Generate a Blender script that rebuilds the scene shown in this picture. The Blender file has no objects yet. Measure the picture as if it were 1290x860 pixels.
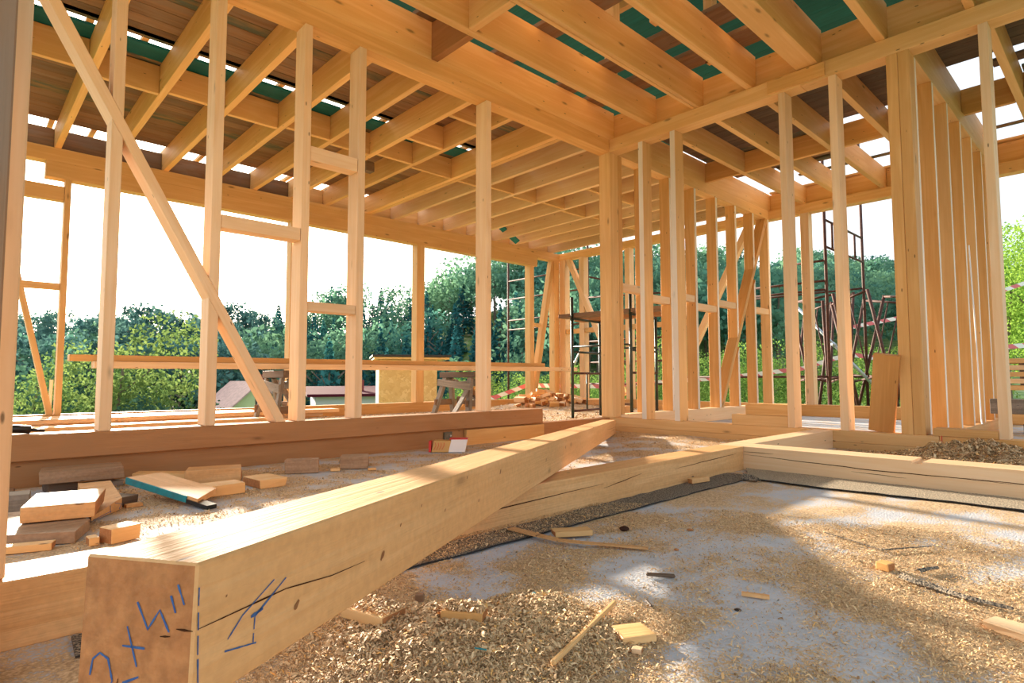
import bpy, bmesh, math, random
import numpy as np
from mathutils import Vector, Matrix, Euler, noise as mnoise
random.seed(7); NR = np.random.RandomState(11)
sc = bpy.context.scene; col = sc.collection
PI = math.pi
ORD = ['first','second','third','fourth','fifth','sixth','seventh','eighth','ninth','tenth','eleventh','twelfth','thirteenth','fourteenth','fifteenth','sixteenth','seventeenth','eighteenth','nineteenth','twentieth',
 'twenty-first','twenty-second','twenty-third','twenty-fourth','twenty-fifth','twenty-sixth','twenty-seventh','twenty-eighth','twenty-ninth','thirtieth','thirty-first','thirty-second','thirty-third','thirty-fourth','thirty-fifth','thirty-sixth','thirty-seventh','thirty-eighth','thirty-ninth','fortieth']

# ------------------------------------------------------------------ materials
def newmat(name):
    m = bpy.data.materials.new(name); m.use_nodes = True
    nt = m.node_tree; nt.nodes.clear()
    out = nt.nodes.new('ShaderNodeOutputMaterial'); b = nt.nodes.new('ShaderNodeBsdfPrincipled')
    nt.links.new(b.outputs[0], out.inputs[0])
    return m, nt, b, out
def N(nt, typ, **kw):
    n = nt.nodes.new(typ)
    for k, v in kw.items(): setattr(n, k, v)
    return n
def ramp(nt, stops):
    r = nt.nodes.new('ShaderNodeValToRGB'); e = r.color_ramp.elements
    while len(e) < len(stops): e.new(0.5)
    for i, (p, c) in enumerate(stops):
        e[i].position = p; e[i].color = (*c, 1) if len(c) == 3 else c
    return r
def mixc(nt, fac, a, b, blend='MIX'):
    m = nt.nodes.new('ShaderNodeMix'); m.data_type = 'RGBA'; m.blend_type = blend
    for sock, v in ((m.inputs[0], fac), (m.inputs[6], a), (m.inputs[7], b)):
        if isinstance(v, (int, float)): sock.default_value = v
        elif isinstance(v, tuple): sock.default_value = (*v, 1) if len(v) == 3 else v
        else: nt.links.new(v, sock)
    return m.outputs[2]
def wood(name, light, dark, knots=0.9, rough=0.6, bump=0.25, var=0.14, stain=None, saw=0.0):
    m, nt, b, out = newmat(name); L = nt.links
    tc = N(nt, 'ShaderNodeTexCoord'); oi = N(nt, 'ShaderNodeObjectInfo')
    off = N(nt, 'ShaderNodeVectorMath', operation='SCALE'); off.inputs[0].default_value = (37, 53, 71); L.new(oi.outputs['Random'], off.inputs[3])
    add = N(nt, 'ShaderNodeVectorMath', operation='ADD'); L.new(tc.outputs['Object'], add.inputs[0]); L.new(off.outputs[0], add.inputs[1])
    def mp(s):
        k = N(nt, 'ShaderNodeMapping'); k.inputs['Scale'].default_value = s; L.new(add.outputs[0], k.inputs[0]); return k.outputs[0]
    n1 = N(nt, 'ShaderNodeTexNoise'); L.new(mp((0.55, 9, 9)), n1.inputs['Vector']); n1.inputs['Scale'].default_value = 1.6; n1.inputs['Detail'].default_value = 3; n1.inputs['Distortion'].default_value = 0.6
    mr = N(nt, 'ShaderNodeMath', operation='MULTIPLY'); L.new(n1.outputs[0], mr.inputs[0]); mr.inputs[1].default_value = 16
    sn = N(nt, 'ShaderNodeMath', operation='SINE'); L.new(mr.outputs[0], sn.inputs[0])
    rr = N(nt, 'ShaderNodeMapRange'); L.new(sn.outputs[0], rr.inputs[0]); rr.inputs[1].default_value = -1; rr.inputs[2].default_value = 1; rr.inputs[3].default_value = 0.0; rr.inputs[4].default_value = 0.5
    n2 = N(nt, 'ShaderNodeTexNoise'); L.new(mp((2.5, 120, 120)), n2.inputs['Vector']); n2.inputs['Scale'].default_value = 1.0; n2.inputs['Detail'].default_value = 4
    sm = N(nt, 'ShaderNodeMath', operation='ADD'); L.new(rr.outputs[0], sm.inputs[0])
    n2m = N(nt, 'ShaderNodeMath', operation='MULTIPLY'); L.new(n2.outputs[0], n2m.inputs[0]); n2m.inputs[1].default_value = 0.55; L.new(n2m.outputs[0], sm.inputs[1])
    cr = ramp(nt, [(0.05, light), (1.0, dark)]); L.new(sm.outputs[0], cr.inputs[0])
    c = cr.outputs[0]
    n3 = N(nt, 'ShaderNodeTexNoise'); L.new(mp((1.2, 3, 3)), n3.inputs['Vector']); n3.inputs['Scale'].default_value = 1.0; n3.inputs['Detail'].default_value = 2
    r3 = ramp(nt, [(0.35, (0.93, 0.90, 0.86)), (0.62, (1.04, 1.03, 1.02))]); L.new(n3.outputs[0], r3.inputs[0])
    c = mixc(nt, 0.75, c, r3.outputs[0], 'MULTIPLY')
    if knots > 0:
        v = N(nt, 'ShaderNodeTexVoronoi'); L.new(mp((2.6, 8.5, 8.5)), v.inputs['Vector']); v.inputs['Scale'].default_value = 1.0; v.inputs['Randomness'].default_value = 1.0
        kr = ramp(nt, [(0.06, (1, 1, 1)), (0.10, (0.35, 0.35, 0.35)), (0.15, (0, 0, 0))]); L.new(v.outputs['Distance'], kr.inputs[0])
        wn = N(nt, 'ShaderNodeTexWhiteNoise'); L.new(v.outputs['Position'], wn.inputs[0])
        gt = N(nt, 'ShaderNodeMath', operation='GREATER_THAN'); L.new(wn.outputs[0], gt.inputs[0]); gt.inputs[1].default_value = 0.6
        km = N(nt, 'ShaderNodeMath', operation='MULTIPLY'); L.new(kr.outputs[0], km.inputs[0]); L.new(gt.outputs[0], km.inputs[1])
        k2 = N(nt, 'ShaderNodeMath', operation='MULTIPLY'); L.new(km.outputs[0], k2.inputs[0]); k2.inputs[1].default_value = knots
        c = mixc(nt, k2.outputs[0], c, tuple(x * 0.42 for x in dark))
    if knots > 0:
        v2 = N(nt, 'ShaderNodeTexVoronoi'); L.new(mp((7, 24, 24)), v2.inputs['Vector']); v2.inputs['Scale'].default_value = 1.0
        k3 = ramp(nt, [(0.07, (1, 1, 1)), (0.12, (0, 0, 0))]); L.new(v2.outputs['Distance'], k3.inputs[0])
        w3 = N(nt, 'ShaderNodeTexWhiteNoise'); L.new(v2.outputs['Position'], w3.inputs[0]); g3 = N(nt, 'ShaderNodeMath', operation='GREATER_THAN'); L.new(w3.outputs[0], g3.inputs[0]); g3.inputs[1].default_value = 0.78
        m3 = N(nt, 'ShaderNodeMath', operation='MULTIPLY'); L.new(k3.outputs[0], m3.inputs[0]); L.new(g3.outputs[0], m3.inputs[1]); c = mixc(nt, m3.outputs[0], c, tuple(x * 0.3 for x in dark))
    if stain:
        n4 = N(nt, 'ShaderNodeTexNoise'); L.new(mp((3, 12, 12)), n4.inputs['Vector']); n4.inputs['Scale'].default_value = 1.2; n4.inputs['Detail'].default_value = 6
        r4 = ramp(nt, [(0.42, (0, 0, 0)), (0.62, (1, 1, 1))]); L.new(n4.outputs[0], r4.inputs[0])
        c = mixc(nt, r4.outputs[0], c, stain)
    if saw > 0:
        ns = N(nt, 'ShaderNodeTexNoise'); L.new(mp((70, 70, 70)), ns.inputs['Vector']); ns.inputs['Scale'].default_value = 1; ns.inputs['Detail'].default_value = 3
        rs = ramp(nt, [(0.35, (0.72, 0.68, 0.62)), (0.65, (1.15, 1.12, 1.08))]); L.new(ns.outputs[0], rs.inputs[0])
        c = mixc(nt, saw, c, rs.outputs[0], 'MULTIPLY')
    mv = N(nt, 'ShaderNodeMapRange'); L.new(oi.outputs['Random'], mv.inputs[0]); mv.inputs[3].default_value = 1 - var; mv.inputs[4].default_value = 1 + var * 0.5
    hs = N(nt, 'ShaderNodeHueSaturation'); L.new(c, hs.inputs['Color']); L.new(mv.outputs[0], hs.inputs['Value'])
    L.new(hs.outputs[0], b.inputs['Base Color']); b.inputs['Roughness'].default_value = rough
    b.inputs['Specular IOR Level'].default_value = 0.3
    if bump > 0:
        bp = N(nt, 'ShaderNodeBump'); bp.inputs['Strength'].default_value = bump; bp.inputs['Distance'].default_value = 0.004
        L.new(n2.outputs[0], bp.inputs['Height']); L.new(bp.outputs[0], b.inputs['Normal'])
    return m
def plain(name, c, rough=0.6, metal=0.0, nscale=0, c2=None, bump=0.0):
    m, nt, b, out = newmat(name); b.inputs['Roughness'].default_value = rough; b.inputs['Metallic'].default_value = metal
    b.inputs['Base Color'].default_value = (*c, 1)
    if rough >= .8: b.inputs['Specular IOR Level'].default_value = .08
    if nscale:
        tc = N(nt, 'ShaderNodeTexCoord'); n = N(nt, 'ShaderNodeTexNoise'); n.inputs['Scale'].default_value = nscale; n.inputs['Detail'].default_value = 5
        nt.links.new(tc.outputs['Object'], n.inputs['Vector'])
        r = ramp(nt, [(0.38, c), (0.64, c2 or c)]); nt.links.new(n.outputs[0], r.inputs[0]); nt.links.new(r.outputs[0], b.inputs['Base Color'])
        if bump:
            bp = N(nt, 'ShaderNodeBump'); bp.inputs['Strength'].default_value = bump; bp.inputs['Distance'].default_value = 0.01
            nt.links.new(n.outputs[0], bp.inputs['Height']); nt.links.new(bp.outputs[0], b.inputs['Normal'])
    return m
PINE = wood('pine', (0.87, 0.565, 0.265), (0.75, 0.425, 0.16))
PINE_L = wood('pine_pale', (0.92, 0.68, 0.44), (0.83, 0.54, 0.29), knots=0.6)
PLANKW = wood('pine_stained', (0.66, 0.34, 0.11), (0.50, 0.23, 0.06), knots=0.6, stain=(0.56, 0.27, 0.08))
EDGE = wood('pale_edge', (0.94, 0.86, 0.76), (0.88, 0.76, 0.62), knots=0.3, bump=0.1)  # paler tone for the narrow faces of some studs
AGED = wood('aged_offcut', (0.44, 0.29, 0.18), (0.30, 0.18, 0.105), knots=0.3, saw=0.4, bump=0.5)
PINE_O = wood('pine_orange', (0.84, 0.50, 0.20), (0.69, 0.35, 0.105), knots=0.85)
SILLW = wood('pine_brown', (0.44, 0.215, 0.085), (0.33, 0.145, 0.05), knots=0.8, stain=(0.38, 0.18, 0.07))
SAWN = wood('pine_sawn', (0.78, 0.465, 0.215), (0.65, 0.34, 0.13), knots=0.6, bump=0.5, saw=0.22)
OLD = wood('old_board', (0.36, 0.21, 0.115), (0.20, 0.11, 0.06), knots=0.5, bump=0.5, stain=(0.26, 0.17, 0.11), var=0.3)
DARKB = wood('dark_board', (0.20, 0.13, 0.085), (0.10, 0.065, 0.045), knots=0.4, bump=0.5, var=0.25)
TEAL = wood('teal_board', (0.01, 0.22, 0.225), (0.006, 0.13, 0.14), knots=0.2, stain=(0.01, 0.165, 0.175), var=0.2)
GREYT = wood('grey_green_board', (0.13, 0.15, 0.11), (0.08, 0.10, 0.075), knots=0.3, stain=(0.28, 0.17, 0.08))
GREYW = wood('weathered_wood', (0.36, 0.31, 0.26), (0.20, 0.165, 0.13), knots=0.3, bump=0.6, saw=0.4)
ENDG = wood('block_end', (0.52, 0.235, 0.085), (0.40, 0.155, 0.05), knots=0.0, saw=0.6, bump=0.6)
RUST = plain('rusty_steel', (0.055, 0.017, 0.011), 0.7, 0.0, 30, (0.10, 0.034, 0.022))
GREENS = plain('dark_green_steel', (0.02, 0.045, 0.032), 0.45, 0.4, 14, (0.06, 0.05, 0.04))
ZINC = plain('zinc_tube', (0.42, 0.50, 0.56), 0.35, 0.7)
PLATE = plain('steel_plate', (0.16, 0.15, 0.12), 0.5, 0.6, 20, (0.10, 0.09, 0.06))
BLACKP = plain('black_plastic', (0.012, 0.014, 0.016), 0.3)
FELT = plain('bitumen_felt', (0.04, 0.04, 0.042), 0.9, 0, 190, (0.40, 0.32, 0.23), 0.6)
FELT2 = plain('dusty_felt', (0.26, 0.22, 0.17), 0.9, 0, 150, (0.58, 0.47, 0.33), 0.6)
FELTB = plain('bitumen_edge', (0.008, 0.008, 0.009), 0.5)
BLUE = plain('blue_marker', (0.012, 0.07, 0.24), 0.5, 0, 120, (0.03, 0.11, 0.28))
CRACK = plain('timber_crack', (0.06, 0.022, 0.008), 0.9)
RED = plain('red_print', (0.62, 0.03, 0.03), 0.5)
WHITE = plain('white_card', (0.82, 0.80, 0.80), 0.5)
TAN = plain('tan_card', (0.62, 0.36, 0.12), 0.6)
WHITEP = plain('white_cord', (0.85, 0.86, 0.88), 0.5)
REDTW = plain('red_twine', (0.75, 0.08, 0.05), 0.6)
TEALP = plain('teal_paint', (0.01, 0.24, 0.27), 0.6, 0, 25, (0.02, 0.17, 0.19))
STONE = plain('brown_stone', (0.05, 0.022, 0.014), 0.8)

def osb():
    m, nt, b, out = newmat('osb'); tc = N(nt, 'ShaderNodeTexCoord'); v = N(nt, 'ShaderNodeTexVoronoi'); v.inputs['Scale'].default_value = 14
    n = N(nt, 'ShaderNodeTexNoise'); n.inputs['Scale'].default_value = 9; nt.links.new(tc.outputs['Object'], n.inputs[0])
    mx = mixc(nt, 0.25, tc.outputs['Object'], n.outputs['Color']); nt.links.new(mx, v.inputs['Vector'])
    r = ramp(nt, [(0.0, (0.70, 0.45, 0.18)), (0.5, (0.58, 0.34, 0.12)), (1.0, (0.80, 0.56, 0.27))]); nt.links.new(v.outputs['Color'], r.inputs[0])
    nt.links.new(r.outputs[0], b.inputs['Base Color']); b.inputs['Roughness'].default_value = 0.7; return m
OSB = osb()
def tape():
    m, nt, b, out = newmat('barrier_tape'); tc = N(nt, 'ShaderNodeTexCoord'); s = N(nt, 'ShaderNodeSeparateXYZ'); nt.links.new(tc.outputs['UV'], s.inputs[0])
    a = N(nt, 'ShaderNodeMath', operation='ADD'); nt.links.new(s.outputs[0], a.inputs[0]); nt.links.new(s.outputs[1], a.inputs[1])
    f = N(nt, 'ShaderNodeMath', operation='FRACT'); nt.links.new(a.outputs[0], f.inputs[0])
    g = N(nt, 'ShaderNodeMath', operation='GREATER_THAN'); nt.links.new(f.outputs[0], g.inputs[0]); g.inputs[1].default_value = 0.5
    c = mixc(nt, g.outputs[0], (0.88, 0.84, 0.84), (0.72, 0.16, 0.19)); nt.links.new(c, b.inputs['Base Color']); b.inputs['Roughness'].default_value = 0.4; return m
TAPE = tape()
def leafmat(name, c1, c2, trans=0.45, scale=0.35):
    m = bpy.data.materials.new(name); m.use_nodes = True; nt = m.node_tree; nt.nodes.clear(); L = nt.links
    out = N(nt, 'ShaderNodeOutputMaterial'); d = N(nt, 'ShaderNodeBsdfDiffuse'); t = N(nt, 'ShaderNodeBsdfTranslucent'); mx = N(nt, 'ShaderNodeMixShader')
    g = N(nt, 'ShaderNodeNewGeometry'); oi = N(nt, 'ShaderNodeObjectInfo'); n = N(nt, 'ShaderNodeTexNoise'); n.inputs['Scale'].default_value = scale; n.inputs['Detail'].default_value = 4
    L.new(g.outputs['Position'], n.inputs['Vector']); r = ramp(nt, [(0.33, c1), (0.66, c2)]); L.new(n.outputs[0], r.inputs[0])
    mv = N(nt, 'ShaderNodeMapRange'); L.new(oi.outputs['Random'], mv.inputs[0]); mv.inputs[3].default_value = 0.75; mv.inputs[4].default_value = 1.3
    hs = N(nt, 'ShaderNodeHueSaturation'); L.new(r.outputs[0], hs.inputs['Color']); L.new(mv.outputs[0], hs.inputs['Value'])
    for s in (d, t): L.new(hs.outputs[0], s.inputs['Color'])
    mx.inputs[0].default_value = trans; L.new(d.outputs[0], mx.inputs[1]); L.new(t.outputs[0], mx.inputs[2]); L.new(mx.outputs[0], out.inputs[0]); return m
LF_CON = leafmat('conifer_needles', (0.028, 0.125, 0.14), (0.06, 0.21, 0.19), 0.3, 0.05)  # bluish haze of distance painted into the needle colour
LF_DEC = leafmat('broadleaf_forest', (0.075, 0.21, 0.17), (0.20, 0.37, 0.21), 0.42, 0.08)  # leaf colour brightened and blued to carry the distance haze
LF_PINE = leafmat('pine_needles', (0.06, 0.15, 0.15), (0.12, 0.24, 0.20), 0.35, 0.1)  # haze and backlit glow painted in as a lighter needle tone
LF_BR = leafmat('bright_leaves', (0.055, 0.15, 0.04), (0.25, 0.36, 0.08), 0.42, 2.2)
LF_YG = leafmat('spring_leaves', (0.095, 0.175, 0.055), (0.24, 0.32, 0.09), 0.45, 0.5)
LF_DK = leafmat('dark_leaves', (0.02, 0.055, 0.04), (0.05, 0.10, 0.06), 0.35, 0.3)
LF_FAR = leafmat('far_forest', (0.07, 0.20, 0.20), (0.13, 0.29, 0.22), 0.35, 0.03)
LF_NEAR = leafmat('near_leaves', (0.10, 0.22, 0.035), (0.30, 0.44, 0.08), 0.45, 1.2)
BARK = plain('bark', (0.16, 0.12, 0.09), 0.9, 0, 6, (0.25, 0.19, 0.14))

def concrete():
    m, nt, b, out = newmat('slab'); L = nt.links
    g = N(nt, 'ShaderNodeNewGeometry'); at = N(nt, 'ShaderNodeAttribute'); at.attribute_name = 'dust'
    n = N(nt, 'ShaderNodeTexNoise'); n.inputs['Scale'].default_value = 9; n.inputs['Detail'].default_value = 7; n.inputs['Roughness'].default_value = 0.7; L.new(g.outputs['Position'], n.inputs['Vector'])
    n2 = N(nt, 'ShaderNodeTexNoise'); n2.inputs['Scale'].default_value = 130; n2.inputs['Detail'].default_value = 4; L.new(g.outputs['Position'], n2.inputs['Vector'])
    conc = ramp(nt, [(0.3, (0.46, 0.475, 0.51)), (0.7, (0.60, 0.615, 0.66))]); L.new(n.outputs[0], conc.inputs[0])
    sd = ramp(nt, [(0.3, (0.32, 0.20, 0.10)), (0.5, (0.56, 0.38, 0.21)), (0.72, (0.78, 0.59, 0.36))]); L.new(n2.outputs[0], sd.inputs[0])
    a = N(nt, 'ShaderNodeMath', operation='ADD'); L.new(at.outputs['Fac'], a.inputs[0])
    s = N(nt, 'ShaderNodeMath', operation='MULTIPLY_ADD'); L.new(n.outputs[0], s.inputs[0]); s.inputs[1].default_value = 1.1; s.inputs[2].default_value = -0.55; L.new(s.outputs[0], a.inputs[1])
    s2 = N(nt, 'ShaderNodeMath', operation='MULTIPLY_ADD'); L.new(n2.outputs[0], s2.inputs[0]); s2.inputs[1].default_value = 1.2; s2.inputs[2].default_value = -0.6
    a2 = N(nt, 'ShaderNodeMath', operation='ADD'); L.new(a.outputs[0], a2.inputs[0]); L.new(s2.outputs[0], a2.inputs[1])
    mr = ramp(nt, [(0.42, (0, 0, 0)), (0.60, (1, 1, 1))]); L.new(a2.outputs[0], mr.inputs[0])
    c = mixc(nt, mr.outputs[0], conc.outputs[0], sd.outputs[0]); L.new(c, b.inputs['Base Color']); b.inputs['Roughness'].default_value = 0.85
    bp = N(nt, 'ShaderNodeBump'); bp.inputs['Strength'].default_value = 0.5; bp.inputs['Distance'].default_value = 0.006; L.new(n2.outputs[0], bp.inputs['Height']); L.new(bp.outputs[0], b.inputs['Normal']); return m
SLAB = concrete()
def chipmat():
    m, nt, b, out = newmat('sawdust_chips'); L = nt.links
    at = N(nt, 'ShaderNodeAttribute'); at.attribute_name = 'tint'; r = ramp(nt, [(0.0, (0.32, 0.19, 0.09)), (0.45, (0.64, 0.43, 0.22)), (0.85, (0.86, 0.65, 0.38)), (1.0, (0.86, 0.48, 0.15))])
    L.new(at.outputs['Fac'], r.inputs[0]); L.new(r.outputs[0], b.inputs['Base Color']); b.inputs['Roughness'].default_value = 0.75; return m
CHIP = chipmat()
def groundmat():
    m, nt, b, out = newmat('grass_ground'); L = nt.links; g = N(nt, 'ShaderNodeNewGeometry')
    n = N(nt, 'ShaderNodeTexNoise'); n.inputs['Scale'].default_value = 0.7; n.inputs['Detail'].default_value = 8; L.new(g.outputs['Position'], n.inputs['Vector'])
    r = ramp(nt, [(0.35, (0.06, 0.13, 0.025)), (0.52, (0.15, 0.24, 0.05)), (0.7, (0.30, 0.27, 0.17))]); L.new(n.outputs[0], r.inputs[0]); L.new(r.outputs[0], b.inputs['Base Color']); b.inputs['Roughness'].default_value = 0.95; return m
GRND = groundmat()

# ------------------------------------------------------------------ helpers
def tagm(o, label=None, cat=None, group=None, kind=None):
    if label: o['label'] = label
    if cat: o['category'] = cat
    if group: o['group'] = group
    if kind: o['kind'] = kind
    return o
def meshobj(name, verts, faces, mats, parent=None, mi=None, smooth=False):
    me = bpy.data.meshes.new(name); me.from_pydata([tuple(v) for v in verts], [], faces)
    for m in (mats if isinstance(mats, (list, tuple)) else [mats]): me.materials.append(m)
    if mi is not None: me.polygons.foreach_set('material_index', mi)
    if smooth: me.polygons.foreach_set('use_smooth', [True] * len(faces))
    me.update(); o = bpy.data.objects.new(name, me); col.objects.link(o)
    if parent: o.parent = parent
    return o
def empty(name, loc, label, cat, group=None, rz=0):
    o = bpy.data.objects.new(name, None); o.empty_display_size = 0.1; col.objects.link(o); o.location = loc; o.rotation_euler = (0, 0, rz)
    return tagm(o, label, cat, group)
def bm_box(bm, x0, x1, y0, y1, z0, z1, M=None):
    vs = [bm.verts.new((x, y, z)) for x in (x0, x1) for y in (y0, y1) for z in (z0, z1)]
    for f in ((0, 1, 3, 2), (4, 6, 7, 5), (0, 4, 5, 1), (2, 3, 7, 6), (0, 2, 6, 4), (1, 5, 7, 3)): bm.faces.new([vs[i] for i in f])
    if M: bmesh.ops.transform(bm, matrix=M, verts=vs)
    return vs
def bm_tube(bm, pts, r, n=8):
    rings = []
    for i, p in enumerate(pts):
        p = Vector(p); a = Vector(pts[max(i - 1, 0)]); c = Vector(pts[min(i + 1, len(pts) - 1)]); d = (c - a).normalized()
        u = d.orthogonal().normalized(); v = d.cross(u)
        if i and rings: # keep alignment
            pu = rings[-1][1]; u = (pu - d * pu.dot(d)).normalized(); v = d.cross(u)
        rings.append(([bm.verts.new(p + (u * math.cos(2 * PI * k / n) + v * math.sin(2 * PI * k / n)) * r) for k in range(n)], u))
    for (a, _), (b, _) in zip(rings, rings[1:]):
        for k in range(n): bm.faces.new((a[k], a[(k + 1) % n], b[(k + 1) % n], b[k]))
    bm.faces.new(list(reversed(rings[0][0]))); bm.faces.new(rings[-1][0])
def bm_obj(name, bm, mats, parent=None, bevel=0.0, smooth=False):
    if bevel: bmesh.ops.bevel(bm, geom=bm.edges[:], offset=bevel, segments=1, affect='EDGES', clamp_overlap=True)
    bmesh.ops.recalc_face_normals(bm, faces=bm.faces[:])
    me = bpy.data.meshes.new(name); bm.to_mesh(me); bm.free()
    for m in (mats if isinstance(mats, (list, tuple)) else [mats]): me.materials.append(m)
    if smooth: me.polygons.foreach_set('use_smooth', [True] * len(me.polygons))
    o = bpy.data.objects.new(name, me); col.objects.link(o)
    if parent: o.parent = parent
    return o
AX = {'x': Matrix.Identity(3), 'y': Matrix(((0, -1, 0), (1, 0, 0), (0, 0, 1))), 'z': Matrix(((0, 0, 1), (0, 1, 0), (-1, 0, 0))).transposed().inverted()}
AX['z'] = Matrix(((0, 0, -1), (0, 1, 0), (1, 0, 0)))   # local x -> world z
def timber(name, x0, x1, y0, y1, z0, z1, axis, mat, label=None, cat=None, group=None, kind=None, parent=None, bevel=0.003, rough_edge=0.0, cuts=None, edge=None):
    """one squared timber; local x runs along its length"""
    R = AX[axis]; base = Vector(((x0 + x1) / 2, (y0 + y1) / 2, z0)); inv = R.transposed()
    bm = bmesh.new(); vs = bm_box(bm, x0 - base.x, x1 - base.x, y0 - base.y, y1 - base.y, 0, z1 - z0)
    if cuts:
        for co, no in cuts:
            r = bmesh.ops.bisect_plane(bm, geom=bm.verts[:] + bm.edges[:] + bm.faces[:], plane_co=Vector(co) - base, plane_no=Vector(no), clear_outer=True)
            es = [e for e in bm.edges if e.is_boundary]
            bmesh.ops.holes_fill(bm, edges=es)
    bmesh.ops.transform(bm, matrix=inv.to_4x4(), verts=bm.verts[:])
    if bevel: bmesh.ops.bevel(bm, geom=bm.edges[:], offset=bevel, segments=1, affect='EDGES', clamp_overlap=True)
    bmesh.ops.recalc_face_normals(bm, faces=bm.faces[:])
    me = bpy.data.meshes.new(name); bm.to_mesh(me); bm.free(); me.materials.append(mat)
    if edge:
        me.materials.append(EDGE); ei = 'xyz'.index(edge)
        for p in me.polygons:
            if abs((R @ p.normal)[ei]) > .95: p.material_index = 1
    o = bpy.data.objects.new(name, me); col.objects.link(o); o.matrix_world = Matrix.Translation(base) @ R.to_4x4()
    if parent: o.parent = parent
    return tagm(o, label, cat, group, kind)
def bar(name, p0, p1, w, h, mat, label=None, cat=None, group=None, up=(0, 0, 1), parent=None, bevel=0.003, anchor='c', cut0=None):
    """squared bar from p0 to p1; section w (side) by h (up)"""
    p0 = Vector(p0); p1 = Vector(p1); d = (p1 - p0); L = d.length; d.normalize(); z = Vector(up); z = (z - d * z.dot(d)).normalized(); y = z.cross(d)
    bm = bmesh.new(); zz = (-h / 2, h / 2) if anchor == 'c' else (0, h)
    bm_box(bm, 0, L, -w / 2, w / 2, *zz)
    o = bm_obj(name, bm, mat, None, bevel)
    Mx = Matrix((d, y, z)).transposed().to_4x4(); o.matrix_world = Matrix.Translation(p0) @ Mx
    if parent: o.parent = parent
    return tagm(o, label, cat, group)

XR, YL, XF, YF = 5.109, 3.861, 9.15, 8.26
PLb, PLt = 3.02, 3.16      # plates
# ------------------------------------------------------------------ dust field and floor
RECTS = []
def dust(x, y):
    n = mnoise.fractal(Vector((x * 2.9 + y * .8, y * 4.4, 3.1)), 0.8, 2.1, 5) * 0.40
    n2 = mnoise.noise(Vector((x * 7.3, y * 7.3, 9.0))) * 0.16
    v = 0.53 + n + n2
    def bump(cx, cy, r, a):
        d = math.hypot(x - cx, y - cy) / r
        return a * math.exp(-d * d * 1.6)
    v += bump(0.80, 0.95, 0.38, 0.55) + bump(1.2, 0.75, 0.30, 0.22) + bump(1.75, 0.35, 0.42, 0.30) + bump(5.0, 0.75, 0.7, 0.6)
    v += 0.26 * math.exp(-((x - 4.9) / 0.35) ** 2) * (1 if 1.8 < y < 3.9 else 0)
    v += bump(2.4, 1.25, 0.35, 0.15) + bump(2.2, 0.7, 0.3, 0.18)
    v -= .13 * math.exp(-((x - 1.35) / .55) ** 2 - ((y - .62) / .28) ** 2)
    if x > 1.5 and y < 1.6: v += .10 * min(1, (x - 1.5) / .5) + .10 * mnoise.noise(Vector((x * 3.1, y * 5.7, 5)))
    if x < 3.4 and y < 1.5:
        v -= bump(1.35, 0.62, 0.22, 0.20) + bump(1.75, 0.85, 0.35, 0.22) + bump(2.6, 0.75, 0.5, 0.10) + bump(1.0, 1.15, 0.15, 0.25)
    if 4.05 < y < 8.2: v += 0.25
    if 1.8 < y < 3.8 and x < 4: v += 0.02
    if x > 5.3 and y < 3.8: v -= 0.22
    return v
def mound(x, y):
    z = 0
    for cx, cy, rx, h in ((0.72, 1.02, 0.16, 0.034), (0.90, 0.88, 0.14, 0.022), (0.60, 1.16, 0.12, 0.016), (1.04, 1.02, 0.09, 0.016), (0.80, 1.12, 0.06, 0.014), (1.02, .84, .06, .010), (4.98, 0.72, 0.30, 0.11), (4.85, 1.0, 0.2, 0.04), (8.0, 7.2, 0.9, 0.10), (7.5, 7.9, 0.5, 0.05), (4.95, 2.9, 0.18, 0.02), (4.95, 2.3, 0.18, 0.02)):
        d = ((x - cx) ** 2 + (y - cy) ** 2) / (rx * rx); z += h * math.exp(-d)
    return z
def ground_z(x, y):
    d = dust(x, y); m = mound(x, y)
    e = max(0.0, min(1.0, (d - 0.4) * 2)) * 0.004
    if m > 0.004: e += m * (1 + 0.35 * mnoise.noise(Vector((x * 22, y * 22, 0)))) + 0.004 * mnoise.noise(Vector((x * 60, y * 60, 1)))
    return e
def axis_steps(a, b, near0, near1, fine, coarse):
    r = []; v = a
    while v < b - 1e-6:
        r.append(v); v += fine if near0 <= v < near1 else coarse
    r.append(b); return r
xs = axis_steps(-2.0, 9.45, 0.3, 2.2, 0.02, 0.075); ys = axis_steps(-2.5, 8.55, 0.1, 1.6, 0.02, 0.075)
xs = [min(x, 9.45) for x in xs]; V = []; DU = []
for x in xs:
    for y in ys:
        V.append((x, y, ground_z(x, y))); DU.append(dust(x, y))
ny = len(ys); F = [(i * ny + j, (i + 1) * ny + j, (i + 1) * ny + j + 1, i * ny + j + 1) for i in range(len(xs) - 1) for j in range(ny - 1)]
# skirt and underside give the slab its thickness
b0 = len(V); V += [(xs[0], ys[0], -0.35), (xs[-1], ys[0], -0.35), (xs[-1], ys[-1], -0.35), (xs[0], ys[-1], -0.35)]; DU += [0] * 4
c00, c10, c11, c01 = 0, (len(xs) - 1) * ny, len(xs) * ny - 1, ny - 1
F += [(b0, b0 + 3, b0 + 2, b0 + 1), tuple([b0, b0 + 1] + [i * ny for i in range(len(xs) - 1, -1, -1)]), tuple([b0 + 1, b0 + 2] + [c10 + j for j in range(ny - 1, -1, -1)]), tuple([b0 + 2, b0 + 3] + [i * ny + ny - 1 for i in range(len(xs))]), tuple([b0 + 3, b0] + list(range(ny)))]
fl = meshobj('floor', V, F, SLAB); tagm(fl, 'concrete slab strewn with sawdust', None, None, 'structure')
a = fl.data.attributes.new('dust', 'FLOAT', 'POINT'); a.data.foreach_set('value', DU)
fl.data.polygons.foreach_set('use_smooth', [True] * (len(F) - 5) + [False] * 5)

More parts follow.
